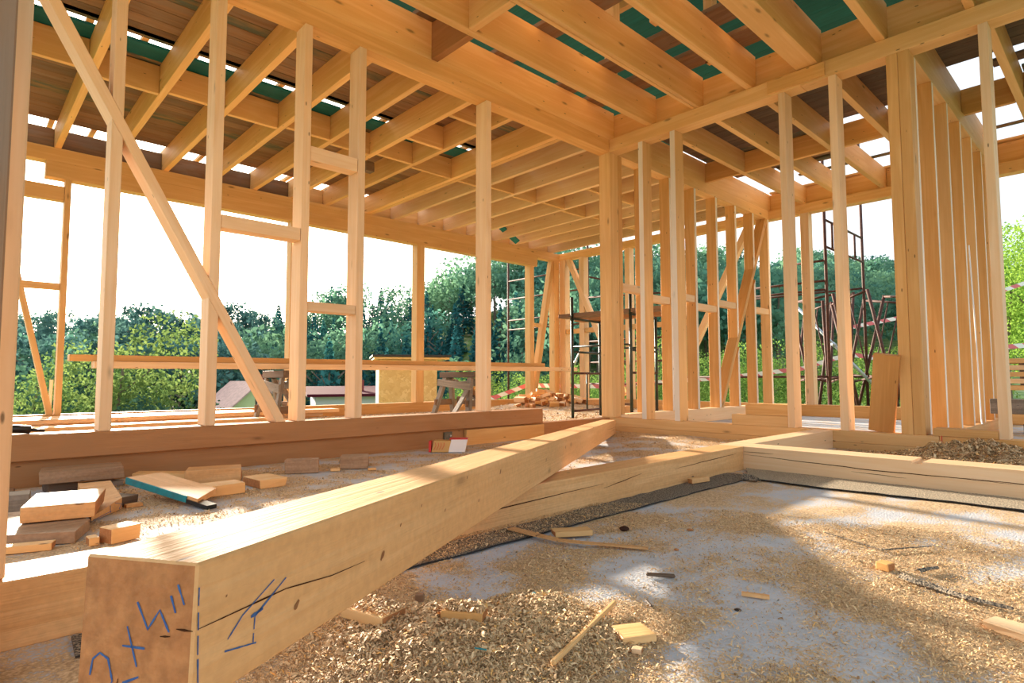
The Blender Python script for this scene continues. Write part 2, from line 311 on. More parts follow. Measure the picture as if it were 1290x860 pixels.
# sawdust chips (one uncountable thing)
def chips(name, n, pts_fn, smin, smax, label):
    V = np.zeros((n * 6, 3), np.float32); T = np.zeros(n * 6, np.float32); k = 0
    for _ in range(n * 6):
        if k >= n: break
        p = pts_fn()
        if p is None: continue
        x, y, z = p; L = random.uniform(smin, smax) * (1.9 if random.random() < 0.10 else 1); w = L * random.uniform(0.12, 0.34); a = random.uniform(0, 2 * PI); tl = random.uniform(-0.5, 0.5); cu = L * random.uniform(0.05, 0.4); ro = random.uniform(-0.6, 0.6)
        ca, sa = math.cos(a), math.sin(a); dx, dy = ca * L / 2, sa * L / 2; wx, wy = -sa * w / 2, ca * w / 2; dz = math.sin(tl) * L / 2; wz = ro * w / 2
        z += 0.0012 + abs(dz) * 0.6
        V[k * 6:k * 6 + 6] = ((x - dx - wx, y - dy - wy, z - dz - wz), (x - dx + wx, y - dy + wy, z - dz + wz), (x + wx, y + wy, z + cu + wz), (x - wx, y - wy, z + cu - wz), (x + dx + wx, y + dy + wy, z + dz + wz), (x + dx - wx, y + dy - wy, z + dz - wz))
        T[k * 6:k * 6 + 6] = min(1, max(0, random.gauss(0.5, 0.27))); k += 1
    V = V[:k * 6]; T = T[:k * 6]; i = np.arange(k)[:, None] * 6
    Fq = np.concatenate([i + np.array([[0, 3, 2, 1]]), i + np.array([[3, 5, 4, 2]])], 0)
    me = bpy.data.meshes.new(name); me.vertices.add(len(V)); me.vertices.foreach_set('co', V.ravel()); me.loops.add(Fq.size); me.loops.foreach_set('vertex_index', Fq.ravel().astype(np.int32))
    me.polygons.add(len(Fq)); me.polygons.foreach_set('loop_start', np.arange(0, Fq.size, 4, dtype=np.int32)); me.polygons.foreach_set('loop_total', np.full(len(Fq), 4, np.int32))
    at = me.attributes.new('tint', 'FLOAT', 'POINT'); at.data.foreach_set('value', T); me.update(); me.validate(); me.materials.append(CHIP)
    o = bpy.data.objects.new(name, me); col.objects.link(o); return tagm(o, label, 'sawdust', None, 'stuff')
def near_pt():
    r = 0.75 + 1.9 * random.random() ** 1.3; az = math.radians(random.uniform(3, 76)); x, y = r * math.cos(az), r * math.sin(az)
    if y > 1.60 + .02 * x or x > 3.48: return None
    if (y > 1.47 or x > 3.19):
        return (x, y, .0125) if random.random() < .8 else None
    d = dust(x, y) + random.gauss(0, 0.10)
    if d < 0.52 and random.random() > 0.16: return None
    return x, y, ground_z(x, y)
chips('sawdust_chips', 150000, near_pt, 0.0025, 0.0075, 'loose pale sawdust and wood shavings scattered over the concrete in front of the crossing beams')
def heap_pt():
    if random.random() < .035:
        q = random.choice(((.635, 1.222, -1.30, .125, .075, .0565), (.775, 1.045, -.95, .090, .055, .0585))); u, v = random.random() * q[3], (1 - abs(random.gauss(0, .5))) * q[4]
        if v < 0.004: return None
        c, t = math.cos(q[2]), math.sin(q[2]); return q[0] + u * c - v * t, q[1] + u * t + v * c, q[5]
    x = random.gauss(0.82, 0.15); y = random.gauss(0.98, 0.14)
    if mound(x, y) < 0.004: return None
    return x, y, ground_z(x, y)
chips('sawdust_heap', 60000, heap_pt, 0.003, 0.011, 'heaped curly sawdust beside the raised near end of the big beam')
def corner_pt():
    x = random.gauss(4.95, 0.25); y = random.gauss(0.75, 0.28)
    if x > 5.09 or x < 3.75: return None
    return x, y, ground_z(x, y)
chips('sawdust_mound', 22000, corner_pt, 0.006, 0.022, 'brown mound of shavings in the framed corner at right, against the sill')
def back_pt():
    x = random.uniform(0.3, 5.05); y = random.uniform(1.9, 3.75)
    if dust(x, y) + random.gauss(0, 0.1) < 0.5: return None
    return x, y, ground_z(x, y)
chips('floor_shavings', 60000, back_pt, 0.003, 0.011, 'thin shavings spread over the floor between the low cross beam and the brown sill')
def far_pt():
    x = random.uniform(1.0, 9.0); y = random.uniform(4.1, 8.15)
    if dust(x, y) + random.gauss(0, 0.1) < 0.6: return None
    return x, y, ground_z(x, y)
chips('far_shavings', 16000, far_pt, 0.012, 0.04, 'sunlit shavings covering the floor around the scaffold and the offcut heap')

# ------------------------------------------------------------------ left interior wall (LW), y = YL
GW = 'uprights of the long wall across the left half'
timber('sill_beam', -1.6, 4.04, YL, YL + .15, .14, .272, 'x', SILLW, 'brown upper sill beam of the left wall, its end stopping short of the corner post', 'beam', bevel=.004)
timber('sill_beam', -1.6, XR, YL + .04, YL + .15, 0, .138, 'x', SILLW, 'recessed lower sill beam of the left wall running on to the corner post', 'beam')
timber('filler_timber', 3.12, 4.055, YL, YL + .036, 0, .128, 'x', PINE_O, 'short orange timber under the cut end of the brown sill beam', 'beam')
def lstud(x0, x1, lab, z0=.272, z1=PLb, cuts=None, mat=PINE_L, d=.15): return timber('wall_stud', x0, x1, YL, YL + d, z0, z1, 'z', mat, lab, 'stud', GW, cuts=cuts)
# diagonal brace in that wall
bA, bB = Vector((0.06, YL + .075, 3.01)), Vector((1.562, YL + .075, 0.283))
dB = (bB - bA).normalized(); nB = Vector((-dB.z, 0, dB.x)); nB = nB if nB.x > 0 else -nB   # to the right/up side of the brace
hb = 0.028
def brace_obj(p0, p1, w, d, x0, x1, mat, lab, axis, zlo, zhi):
    """plank brace lying in a wall plane, its ends trimmed level with the plates"""
    p0 = Vector(p0); p1 = Vector(p1); dr = (p1 - p0).normalized(); e = 0.4
    q0 = p0 - dr * e; q1 = p1 + dr * e; thick = Vector((0, 1, 0)) if axis == 'y' else Vector((1, 0, 0))
    z = thick; y = z.cross(dr).normalized(); L = (q1 - q0).length; bm = bmesh.new(); bm_box(bm, 0, L, -w / 2, w / 2, -d / 2, d / 2)
    Mx = Matrix.Translation(q0) @ Matrix((dr, y, z)).transposed().to_4x4(); bmesh.ops.transform(bm, matrix=Mx, verts=bm.verts[:])
    cuts = [((0, 0, zhi), (0, 0, 1)), ((0, 0, zlo), (0, 0, -1))]
    if x1 is not None: cuts.append(((x1, x1, 0), (1, 0, 0) if axis == 'y' else (0, 1, 0)))
    if x0 is not None: cuts.append(((x0, x0, 0), (-1, 0, 0) if axis == 'y' else (0, -1, 0)))
    for co, no in cuts:
        bmesh.ops.bisect_plane(bm, geom=bm.verts[:] + bm.edges[:] + bm.faces[:], plane_co=co, plane_no=no, clear_outer=True)
        es = [q for q in bm.edges if q.is_boundary]
        if es: bmesh.ops.holes_fill(bm, edges=es)
    bmesh.ops.transform(bm, matrix=Mx.inverted(), verts=bm.verts[:]); o = bm_obj('diagonal_brace', bm, mat, None, .003); o.matrix_world = Mx
    return tagm(o, lab, 'brace')
brace_obj(bA, bB, .056, .15, None, None, PINE_L, 'long diagonal brace leaning across the left wall from top left down to the sill', 'y', .272, PLb)
up_side = lambda: [(bA - nB * -hb * 1.02, -nB)]     # keep the part above/right of the brace
lo_side = lambda: [(bA + nB * -hb * 1.02, nB)]
for x0, x1, nm in ((0.581, 0.637, 'first upright from the left, behind the brace'), (1.108, 1.166, 'second upright from the left')):
    lstud(x0, x1, nm + ', its upper piece above the long diagonal brace', cuts=up_side())
    lstud(x0, x1, nm + ', its lower piece under the long diagonal brace', cuts=lo_side())
lstud(1.675, 1.731, 'pale upright just right of the foot of the long diagonal brace')
lstud(2.094, 2.151, 'pale upright with short rails joining it on its left, centre left of the left wall')
lstud(3.337, 3.392, 'lone pale upright between the sawhorse and the end of the brown sill')
lstud(0.03, 0.085, 'upright of the left wall hidden by the near post at the left edge', mat=PINE)
timber('corner_post', XR, 5.258, YL, YL + .15, .14, PLb, 'z', PINE, 'thick corner post where the left wall meets the right wall', 'post', bevel=.004)
timber('wall_stud', 5.262, 5.326, YL, YL + .14, .167, PLb, 'z', PINE_O, 'upright fixed to the back of the thick corner post', 'stud', 'uprights of the wall receding behind the corner post')
for x0, x1, z0, z1, lab in ((1.168, 1.673, 1.49, 1.575, 'high horizontal rail between the brace and the upright at its foot'), (1.733, 2.092, 2.065, 2.165, 'high horizontal rail right of the upright at the foot of the brace'), (1.733, 2.092, 1.016, 1.081, 'low horizontal rail right of the upright at the foot of the brace')):
    timber('wall_rail', x0, x1, YL + .005, YL + .115, z0, z1, 'x', PINE_L, lab, 'rail', 'short rails in the left wall')
timber('top_plate', -1.6, 5.105, YL, YL + .15, PLb, PLt, 'x', PINE_O, 'long top plate over the left wall, running to the corner post', 'beam', bevel=.004)
# ------------------------------------------------------------------ right interior wall (RW), x = XR
timber('sole_plate', XR, XR + .15, -2.2, YL + .15, 0, .052, 'y', PINE, 'flat bottom timber lying on the slab under the right wall', 'beam')
timber('sill_beam', XR, XR + .15, 1.0, YL + .15, .053, .14, 'y', PINE, 'sill beam of the right wall from the corner post to the thick double post', 'beam')
timber('sill_beam', XR, XR + .15, -2.2, 0.998, .053, .14, 'y', PINE_O, 'sill beam of the right wall, the length at the right edge', 'beam')
GR = 'uprights of the right wall'
for y0, y1, lab in ((3.436, 3.495, 'first upright right of the corner post in the right wall'), (3.059, 3.119, 'second upright right of the corner post in the right wall'), (1.99, 2.047, 'upright beside the two stacked blocks on the right wall sill'), (1.583, 1.642, 'upright just left of the leaning brown plank'), (.612, .668, 'upright at far right, standing at the end of the golden board'), (-.35, -.29, 'upright beyond the right edge')):
    if y0 < -.1: continue
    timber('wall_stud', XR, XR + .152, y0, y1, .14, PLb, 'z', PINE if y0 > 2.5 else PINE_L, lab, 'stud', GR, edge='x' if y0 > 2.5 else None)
timber('double_post', XR, XR + .15, 1.154, 1.229, .14, PLb, 'z', PINE_O, 'knotty left half of the thick double post in the right wall', 'post', 'thick double post')
timber('double_post', XR, XR + .15, 1.078, 1.152, .14, PLb, 'z', PINE_O, 'right half of the thick double post in the right wall', 'post', 'thick double post')
timber('top_plate', XR, XR + .15, 1.86, YL + .15, PLb, PLt, 'y', PINE, 'top plate over the right wall from the corner post to the splice', 'beam', bevel=.004)
timber('top_plate', XR, XR + .15, -2.2, 1.858, PLb, PLt, 'y', PINE, 'top plate over the right wall, right-hand length beyond the splice', 'beam', bevel=.004)
timber('splice_block', XR - .022, XR - .001, 1.66, 2.13, PLb + .015, PLt - .01, 'y', PINE_O, 'short splice board nailed on the right top plate beside the widest joist', 'board')
timber('rim_board', 5.20, 5.255, -2.2, YL + .15, PLt, 3.455, 'y', PINE, 'rim board closing the joist ends above the right wall', 'board', bevel=.003)
# blocks and golden board on the sill
timber('stacked_block', XR + .01, XR + .13, 2.049, 2.545, .14, .232, 'y', PINE, 'lower of two stacked blocks on the right wall sill', 'block')
timber('stacked_block', XR + .02, XR + .14, 2.049, 2.42, .233, .33, 'y', PINE_O, 'upper of two stacked blocks on the right wall sill', 'block')
timber('golden_board', XR - .005, XR + .145, .669, 1.035, .14, .195, 'y', PINE_O, 'golden board lying on the sill between the double post and the far right upright', 'board')
# leaning plank
o = bar('leaning_plank', (XR + .20, 1.385, .145), (XR + .045, 1.287, .73), .170, .045, PLANKW, 'thick brown plank leaning against the double post', 'plank', up=(-1, 0, -.26))
o.matrix_world = Matrix.Translation((-.10, 0, 0)) @ o.matrix_world
# ------------------------------------------------------------------ receding partition behind the corner post (PE)
GE = 'uprights of the wall receding behind the corner post'
timber('sill_beam', 5.262, 9.148, YL, YL + .14, 0, .166, 'x', PINE_L, 'pale sill of the wall receding behind the corner post', 'beam')
for i, x in enumerate((5.755, 6.290, 6.880, 7.443, 8.000, 8.565)):
    cuts = None
    lab = ORD[i + 1] + ' upright behind the corner post in the receding wall'
    if x > 7.6:   # cut around the brace
        pA, pB = Vector((9.12, YL + .07, 3.0)), Vector((7.55, YL + .07, 0.166)); db = (pB - pA).normalized(); nb = Vector((-db.z, 0, db.x)); nb = nb if nb.x < 0 else -nb   # left/up side
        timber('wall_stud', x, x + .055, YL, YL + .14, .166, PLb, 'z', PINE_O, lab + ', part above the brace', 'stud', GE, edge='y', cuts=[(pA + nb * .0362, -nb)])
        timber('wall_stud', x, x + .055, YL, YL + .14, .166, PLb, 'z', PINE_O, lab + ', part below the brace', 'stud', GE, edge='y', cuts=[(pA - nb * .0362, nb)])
    else:
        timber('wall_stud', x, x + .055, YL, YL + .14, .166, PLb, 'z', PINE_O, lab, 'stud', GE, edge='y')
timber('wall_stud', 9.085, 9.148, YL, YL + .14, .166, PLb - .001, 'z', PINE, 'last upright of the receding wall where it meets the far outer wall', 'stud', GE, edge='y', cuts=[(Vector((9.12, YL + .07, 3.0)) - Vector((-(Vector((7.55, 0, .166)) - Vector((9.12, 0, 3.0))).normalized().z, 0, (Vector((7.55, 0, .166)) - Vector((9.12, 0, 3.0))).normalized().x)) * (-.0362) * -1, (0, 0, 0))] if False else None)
brace_obj((9.05, YL + .07, 3.0), (7.52, YL + .07, 0.166), .07, .14, None, 9.083, PINE_O, 'steep diagonal brace in the wall receding behind the corner post', 'y', .166, PLb)
for x0, x1, z in ((5.328, 5.753, 1.52), (5.812, 6.288, 1.45), (6.347, 6.878, 1.53), (6.937, 7.441, 1.44), (7.5, 7.998, 1.535), (8.622, 9.083, 1.53)):
    timber('wall_rail', x0, x1, YL + .01, YL + .10, z, z + .085, 'x', PINE_L, 'short horizontal rail %.0f cm above the floor in the receding wall' % (z * 100) if False else {5.328: 'short rail between corner post and the next upright behind it', 5.812: 'short rail seen right of the first upright of the right wall', 6.347: 'short rail seen right of the second upright of the right wall', 6.937: 'lower-set short rail in the middle of the receding wall', 7.5: 'short rail beside the steep diagonal brace', 8.622: 'last short rail of the receding wall near the outer wall'}[x0], 'rail', 'short rails in the receding wall')
timber('top_plate', 5.262, 9.148, YL, YL + .14, PLb, PLt, 'x', PINE, 'top plate of the wall receding behind the corner post', 'beam')
# ------------------------------------------------------------------ closely seen partition at right (PN)
GN = 'row of uprights receding behind the thick double post'
timber('sill_beam', 5.262, 9.148, 1.08, 1.22, 0, .11, 'x', SAWN, 'greyish sill under the row of uprights behind the double post', 'beam')
for i, x in enumerate((5.262, 5.82, 6.37, 6.93, 7.48, 8.03, 8.58)):
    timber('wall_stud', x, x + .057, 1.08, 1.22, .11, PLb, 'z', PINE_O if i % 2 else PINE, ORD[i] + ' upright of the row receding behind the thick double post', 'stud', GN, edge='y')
timber('top_plate', 5.262, 9.148, 1.08, 1.22, PLb, PLt, 'x', PINE, 'top plate over the row of uprights behind the double post', 'beam')
timber('grey_beam', 7.76, 7.90, -1.5, 1.075, .19, .34, 'y', GREYW, 'weathered grey beam lying on an orange timber at far right', 'beam')
timber('orange_timber', 7.74, 7.92, -1.5, .93, .095, .19, 'y', PINE_O, 'orange timber carrying the grey beam at far right', 'beam')
for y in (-.9, .1, .7): timber('packing_block', 7.75, 7.9, y, y + .12, 0, .095, 'x', DARKB, {-.9: 'dark packing block under the orange timber beyond the frame', .1: 'dark packing block under the middle of the orange timber', .7: 'dark packing block under the orange timber near the upright row'}[y], 'block', 'packing blocks')
# ------------------------------------------------------------------ outer walls
timber('sill_beam', -1.6, XF, YF, YF + .15, 0, .166, 'x', PINE_O, 'orange sill of the outer wall on the valley side', 'beam')
timber('sill_beam', XF, XF + .15, -2.2, YF + .15, 0, .168, 'y', PINE_O, 'sill of the far outer wall towards the scaffolding', 'beam')
timber('top_plate', -1.6, XF, YF, YF + .15, PLb - .02, PLt, 'x', PINE, 'upper top plate of the outer wall on the valley side', 'beam')
timber('header_beam', .65, 8.50, YF, YF + .15, 2.82, PLb - .02, 'x', PINE, 'second header under the valley-side top plate', 'beam')
timber('top_plate', XF, XF + .15, -2.2, YF + .15, PLb, PLt, 'y', PINE, 'top plate of the far outer wall towards the scaffolding', 'beam')
GO = 'uprights of the valley-side outer wall'
for x0, x1, z1, lab in ((.83, .888, 2.82, 'upright left of the sun-side opening, beside the small window frame'), (3.44, 3.50, 2.82, 'outer upright half hidden behind the pale upright at the brace foot'), (5.597, 5.75, 2.82, 'square outer post in front of the chipboard shed'), (8.285, 8.40, 2.82, 'outer upright left of the small corner brace')):
    timber('outer_stud', x0, x1, YF, YF + .15, .166, z1, 'z', PINE, lab, 'stud', GO)
timber('corner_stud', 8.995, XF - .001, YF, YF + .15, .166, PLb - .02, 'z', PINE, 'left upright of the far outer corner', 'stud')
timber('corner_stud', XF, XF + .15, 8.10, YF - .001, .168, PLb, 'z', PINE_L, 'right upright of the far outer corner', 'stud')
for y0, y1, lab in ((7.60, 7.725, 'outer upright just right of the far corner brace'), (6.49, 6.60, 'far outer upright seen right of the corner post'), (5.2, 5.31, 'far outer upright seen between the receding wall uprights'), (3.28, 3.40, 'outer upright seen behind the upright next to the stacked blocks')):
    timber('outer_stud', XF, XF + .15, y0, y1, .168, PLb, 'z', PINE_L, lab, 'stud', 'uprights of the far outer wall')
brace_obj((9.0, YF + .075, 3.0), (8.42, YF + .075, .166), .11, .12, 8.402, 8.99, PINE, 'steep brace left of the far outer corner', 'y', .166, PLb - .02)
brace_obj((XF + .046, 8.02, 3.0), (XF + .046, 6.85, 0.6), .10, .10, 6.605, 8.095, PINE_L, 'diagonal brace right of the far outer corner', 'x', .168, PLb)
brace_obj((XF + .046, 4.2, 3.0), (XF + .046, 5.15, 1.2), .10, .10, 4.05, 5.19, PINE_L, 'brace of the far outer wall seen between the receding uprights', 'x', .168, PLb)
brace_obj((.40, YF + .075, 1.95), (.79, YF + .075, .166), .055, .10, None, .828, PINE, 'small diagonal brace under the window frame at far left', 'y', .166, 2.3)
timber('window_header', -1.0, .828, YF + .02, YF + .12, 2.57, 2.735, 'x', PINE, 'header of the small window frame beside the sun', 'rail')
timber('wall_rail', -1.0, .828, YF + .02, YF + .12, 1.56, 1.63, 'x', PINE, 'low rail of the small window frame beside the sun', 'rail')
timber('wall_rail', 8.402, 8.62, YF + .02, YF + .12, 1.60, 1.67, 'x', PINE, 'tiny rail left of the steep brace in the outer wall', 'rail')
timber('wall_rail', XF + .02, XF + .12, 7.727, 8.098, 1.48, 1.57, 'y', PINE, 'tiny rail right of the far outer corner', 'rail')
timber('wall_rail', XF + .02, XF + .12, 6.602, 7.598, 1.48, 1.57, 'y', PINE, 'rail of the far outer wall behind the scaffold', 'rail')
timber('wall_rail', XF + .02, XF + .12, 5.312, 6.488, 1.48, 1.57, 'y', PINE, 'rail of the far outer wall behind the receding uprights', 'rail')
# ------------------------------------------------------------------ ceiling joists of the near room
JT = 3.48
GJ = 'thick joists over the near room'
timber('joist', -2.4, 5.198, YL, YL + .068, PLt, JT, 'x', PINE, 'joist standing directly on the left wall top plate', 'joist', GJ, bevel=.004)
JY = [(3.322, 3.390, 'first joist right of the left wall, ending near the corner post'), (2.832, 2.87, 'left board of the doubled joist, second out from the left wall'), (2.79, 2.829, 'right board of the doubled joist, second out from the left wall'), (2.272, 2.332, 'third joist out from the left wall'), (1.71, 1.885, 'widest joist, landing on the splice board'), (1.228, 1.29, 'joist landing above the thick double post'), (.676, .732, 'joist landing near the far right upright'), (.10, .16, 'joist over the right edge')]
for y0, y1, lab in JY: timber('joist', -2.4, 5.198, y0, y1, PLt, JT, 'x', PINE, lab, 'joist', GJ, bevel=.004)
timber('joist_trimmer', 2.69, 2.755, 2.872, 3.32, PLt, JT, 'y', PINE, 'trimmer crossing between the first and second joist', 'trimmer')
timber('joist_block', 2.735, 2.80, 3.392, YL - .002, PLt, JT - .01, 'y', SILLW, 'brown blocking piece between the left wall joist and its neighbour', 'block')
# walkway planks across the joists
for i, (x0, x1, y0, y1) in enumerate(((2.58, 2.80, 3.0, 4.0), (3.42, 3.66, 1.5, 4.1), (4.28, 4.52, 1.3, 3.95), (4.72, 4.98, 1.75, 4.05), (4.55, 4.80, .3, 1.45), (1.2, 1.42, 2.2, 4.0))):
    timber('walkway_plank', x0, x1, y0, y1, JT, JT + .04, 'y', OLD, ['short brown plank over the blocking piece', 'brown plank across the joists, above the trimmer', 'brown plank across the joists, second from the right wall', 'brown plank across the joists nearest the right wall', 'dark plank with a broken end at top right above the joists', 'brown plank over the joists at top left'][i], 'plank', 'loose planks laid over the joists')
# green sheathing high above and its posts
GB = 'green-stained boards high above the joists'
for i in range(31):
    x = -1.0 + i * .325
    timber('green_board', x, x + .322, -2.5, 6.6, 4.60, 4.63, 'y', TEAL, 'green-stained roof board high above the joists, %s board from the left' % ORD[i], 'board', GB, bevel=0)
for i, (x, y) in enumerate(((3.30, 3.05), (4.12, 3.05), (4.62, 3.45), (4.05, 2.55), (4.62, 2.0), (4.95, 2.55))):
    timber('roof_post', x, x + .09, y, y + .09, JT, 4.60, 'z', PINE, ORD[i] + ' short post standing between joist tops and the green boards', 'post', 'short posts under the green boards', bevel=.002)
for i, (x, y0, y1, z) in enumerate(((4.0, 0, 3.2, 4.46), (4.95, 0, 3.9, 4.44), (3.0, .5, 3.8, 4.46))):
    timber('roof_batten', x, x + .07, y0, y1, z, 4.60, 'y', PINE, ORD[i] + ' pale rafter fixed beneath the green boards', 'rafter', 'pale rafters beneath the green boards', bevel=.002)
# ------------------------------------------------------------------ rafters left side (along y) with blocking and sheathing
RT = 3.43
RX = [.72, 1.26, 1.80, 2.35, 2.885, 3.42, 3.95, 4.615, 4.685, 5.125, 5.66, 6.20, 6.73, 7.34, 7.81, 8.34, 8.90, .17, -.38, -.93]
for i, x in enumerate(RX):
    timber('rafter', x, x + (.06 if i not in (7, 8) else .064), YL + .075, YF + .44, PLt, RT, 'y', PINE_L if i > 8 else PINE, (ORD[i] + ' rafter from the sun side above the valley-side room') if i < 17 else (ORD[19 - i] + ' rafter hidden beyond the left edge of the valley-side room'), 'rafter', 'rafters over the valley-side room')
sx = sorted(RX)
for i, (a, b) in enumerate(zip(sx, sx[1:])):
    if b - a < .12: continue
    a1 = a + .063 + (.003 if abs(a - 4.685) < .01 else 0); yb = 5.95 + (.09 if i % 2 else 0)
    timber('rafter_block', a1, b - .002, yb, yb + .05, PLt, RT - .01, 'x', PINE, ORD[i] + ' blocking piece from the left in the far row between the rafters', 'block', 'far row of blocking between rafters')
    timber('eave_block', a1, b - .002, YF + .09, YF + .14, PLt, RT - .03, 'x', OLD if i < 8 else PINE, ORD[i] + ' blocking piece from the left above the valley-side top plate', 'block', 'blocking above the valley-side plate')
for i, (a, b, y) in enumerate(((3.483, 3.948, 5.32), (3.483, 3.948, 4.56), (6.263, 6.728, 5.1), (6.793, 7.338, 5.1))):
    timber('rafter_block', a, b, y, y + .05, PLt, RT - .01, 'x', PINE, ['extra blocking piece near the middle of the valley-side rafters', 'extra blocking piece close to the left wall between the rafters', 'extra blocking piece behind the lone pale upright', 'extra blocking piece left of the corner post between rafters'][i], 'block', 'extra blocking between rafters')
timber('hanging_block', 3.49, 3.60, 6.24, 6.34, 3.05, 3.165, 'x', OLD, 'small brown block hanging under the rafters beside a pale upright', 'block')
y = YL + .16; i = 0; rows = []
while y < 5.45:
    w = random.uniform(.13, .18); rows.append((y, y + w - .006, OLD, 'brown')); y += w
rows += [(5.52, 5.63, GREYT, 'grey-green'), (5.735, 5.98, TEAL, 'teal-painted')]
y = 5.985
while y < 8.1:
    w = random.uniform(.14, .19); rows.append((y, y + w - .004, OLD, 'brown')); y += w
rows += [(8.60, 8.76, PINE, 'pale')]
for k, (y0, y1, m, cn) in enumerate(rows):
    xx = -1.6; sj = 2.35 + .545 * (k * 3 % 4); segs = [(-1.6, sj), (sj + .01, 6.23 + .545 * (k % 2)), (6.24 + .545 * (k % 2), 9.30)]
    for s, (x0, x1) in enumerate(segs):
        mm = m if not (s == 2 and m is OLD and k % 3) else (DARKB if k % 2 else OLD)
        if m is OLD and k % 7 == 5: mm = GREYT
        timber('roof_board', x0, x1, y0, y1, RT, RT + .024, 'x', mm, '%s roof board over the valley-side rafters, %s row out from the left wall, %s length' % (cn, ORD[k], ('sun-side', 'middle', 'far')[s]), 'board', 'roof boards over the valley-side room', bevel=.002)
for i in range(26):
    x = -.9 + i * .39
    timber('counter_batten', x, x + .05, YL + .2, 8.80, RT + .024, RT + .06, 'y', PINE, ORD[i] + ' narrow batten on top of the valley-side roof boards, from the left', 'batten', 'battens on the valley-side roof', bevel=0)
# small teal offcut hanging below a rafter
bar('teal_offcut', (7.27, 8.0, 3.36), (7.60, 7.90, 3.11), .13, .022, TEALP, 'teal-painted offcut poking down between rafters near the far corner', 'board', up=(0, .3, 1))
# ------------------------------------------------------------------ rafters right side (along x)
GQ = 'rafters over the room behind the right wall'
for i, y in enumerate((3.32, 2.80, 2.268, 1.722, 1.10, .625, .08, -.46, -1.0)):
    timber('rafter', 5.258, 9.45, y, y + .062, PLt, RT, 'x', PINE, ORD[i] + ' rafter right of the receding wall, over the room behind the right wall', 'rafter', GQ)
timber('rafter', 5.258, 9.45, YL + .002, YL + .064, PLt, RT, 'x', PINE, 'rafter lying on the top plate of the receding wall', 'rafter', GQ)
yy = [3.863, 3.32, 2.80, 2.268, 1.722, 1.10, .625, .08, -.46, -1.0]
for i, (a, b) in enumerate(zip(yy, yy[1:])):
    timber('rafter_block', 7.19, 7.24, b + .064, a - .002, PLt, RT - .01, 'y', PINE_O, ORD[i] + ' blocking piece right of the receding wall between the rafters', 'block', 'blocking over the room behind the right wall')
    timber('eave_block', 9.22, 9.27, b + .064, a - .002, PLt, RT - .01, 'y', PINE, ORD[i] + ' blocking piece over the far outer plate, right of the receding wall', 'block', 'blocking over the far outer plate')
x = 5.27; k = 0
while x < 8.1:
    w = random.uniform(.15, .19)
    if x < 6.42: segs = [(-1.4, 3.85)]
    elif x < 6.58: segs = [(1.13, 3.85), (-1.4, .95)]
    elif x < 6.95: segs = [(1.13, 3.85), (-1.4, .50 + .3 * (k % 2))]
    elif x < 7.05: segs = []
    elif x < 7.3: segs = [(2.33, 3.85), (-1.4, .62)]
    else: segs = [(2.33, 3.3)] if k % 2 else [(2.33, 3.85)]
    if 6.95 < x < 7.05: x += .13; continue
    for s, (y0, y1) in enumerate(segs):
        timber('roof_board', x, x + w - .006, y0, y1, RT, RT + .024, 'y', (DARKB if x < 7 else (GREYT if k % 2 else OLD)), 'dark roof board behind the right wall, %s row away from it, %s piece' % (ORD[k], ('left-hand', 'right-hand')[s]), 'board', 'roof boards behind the right wall', bevel=.002)
    x += w; k += 1
timber('roof_lath', 8.60, 8.67, -1.4, 3.2, RT, RT + .02, 'y', GREYT, 'single thin grey lath crossing the open rafters before the sky', 'lath')
timber('eave_board', 9.16, 9.32, -1.4, 3.85, RT, RT + .024, 'y', PINE, 'pale eave board above the far outer wall at right', 'board')
timber('roof_lath', 8.05, 8.13, 2.35, 3.3, RT, RT + .024, 'y', GREYT, 'short grey lath beside the receding wall above the rafters', 'lath')

# ------------------------------------------------------------------ near timbers
ctr = Vector((.1379, .6870, .23595)); far = Vector((4.7934, 3.6733, .004))
W, H = .1349, .1366
big = bar('heavy_beam', ctr, far, W, H, SAWN, 'heavy squared beam lying diagonally across the foreground, its near end raised and marked in blue', 'beam', bevel=.0025, anchor='b')
big.data.materials.append(ENDG)
for p in big.data.polygons:
    if p.normal.x < -.9: p.material_index = 1
def ribbon_mesh(name, strokes, w, mat, parent, plane, taper=False, lab=None):
    """strokes drawn on the end face ('end': y,z) or the right side face ('side': x,z) of the beam"""
    V, F = [], []
    for st in strokes:
        ww = w
        if isinstance(st, tuple): st, ww = st
        P = []
        for i in range(len(st) - 1):
            for t in np.linspace(0, 1, 5)[: (5 if i == len(st) - 2 else 4)]: P.append((st[i][0] * (1 - t) + st[i + 1][0] * t, st[i][1] * (1 - t) + st[i + 1][1] * t))
        for i, p in enumerate(P):
            a = P[max(i - 1, 0)]; b = P[min(i + 1, len(P) - 1)]; d = (b[0] - a[0], b[1] - a[1]); l = math.hypot(*d) or 1; n = (-d[1] / l, d[0] / l)
            k = ww / 2 * random.uniform(.6, 1.15) * ((.25 + .75 * math.sin(PI * min(.95, max(.05, i / (len(P) - 1))))) if taper else 1)
            for s in (-1, 1):
                q = (p[0] + n[0] * k * s, p[1] + n[1] * k * s)
                V.append((-.0006, q[0], q[1]) if plane == 'end' else (q[0], -W / 2 - .0006, q[1]))
            if i: b0 = len(V) - 4; F.append((b0, b0 + 1, b0 + 3, b0 + 2))
    o = meshobj(name, V, F, mat, parent); 
    if lab: o['label'] = lab
    return o
END = [[(-.0471, .1157), (-.0556, .0975)], [(-.0397, .1047), (-.0462, .0892)], [(-.0007, .0956), (-.0151, .0711), (-.0278, .0903), (-.0401, .0707)], [(.0094, .0717), (-.005, .0352)], [(.0138, .0531), (-.0131, .053)], [(.0506, .0214), (.0484, .037), (.0402, .0436), (.0297, .039), (.0228, .0188), (.045, -.0) if False else (.030, .006)], [(.0105, .0184), (-.0082, .0262)]]
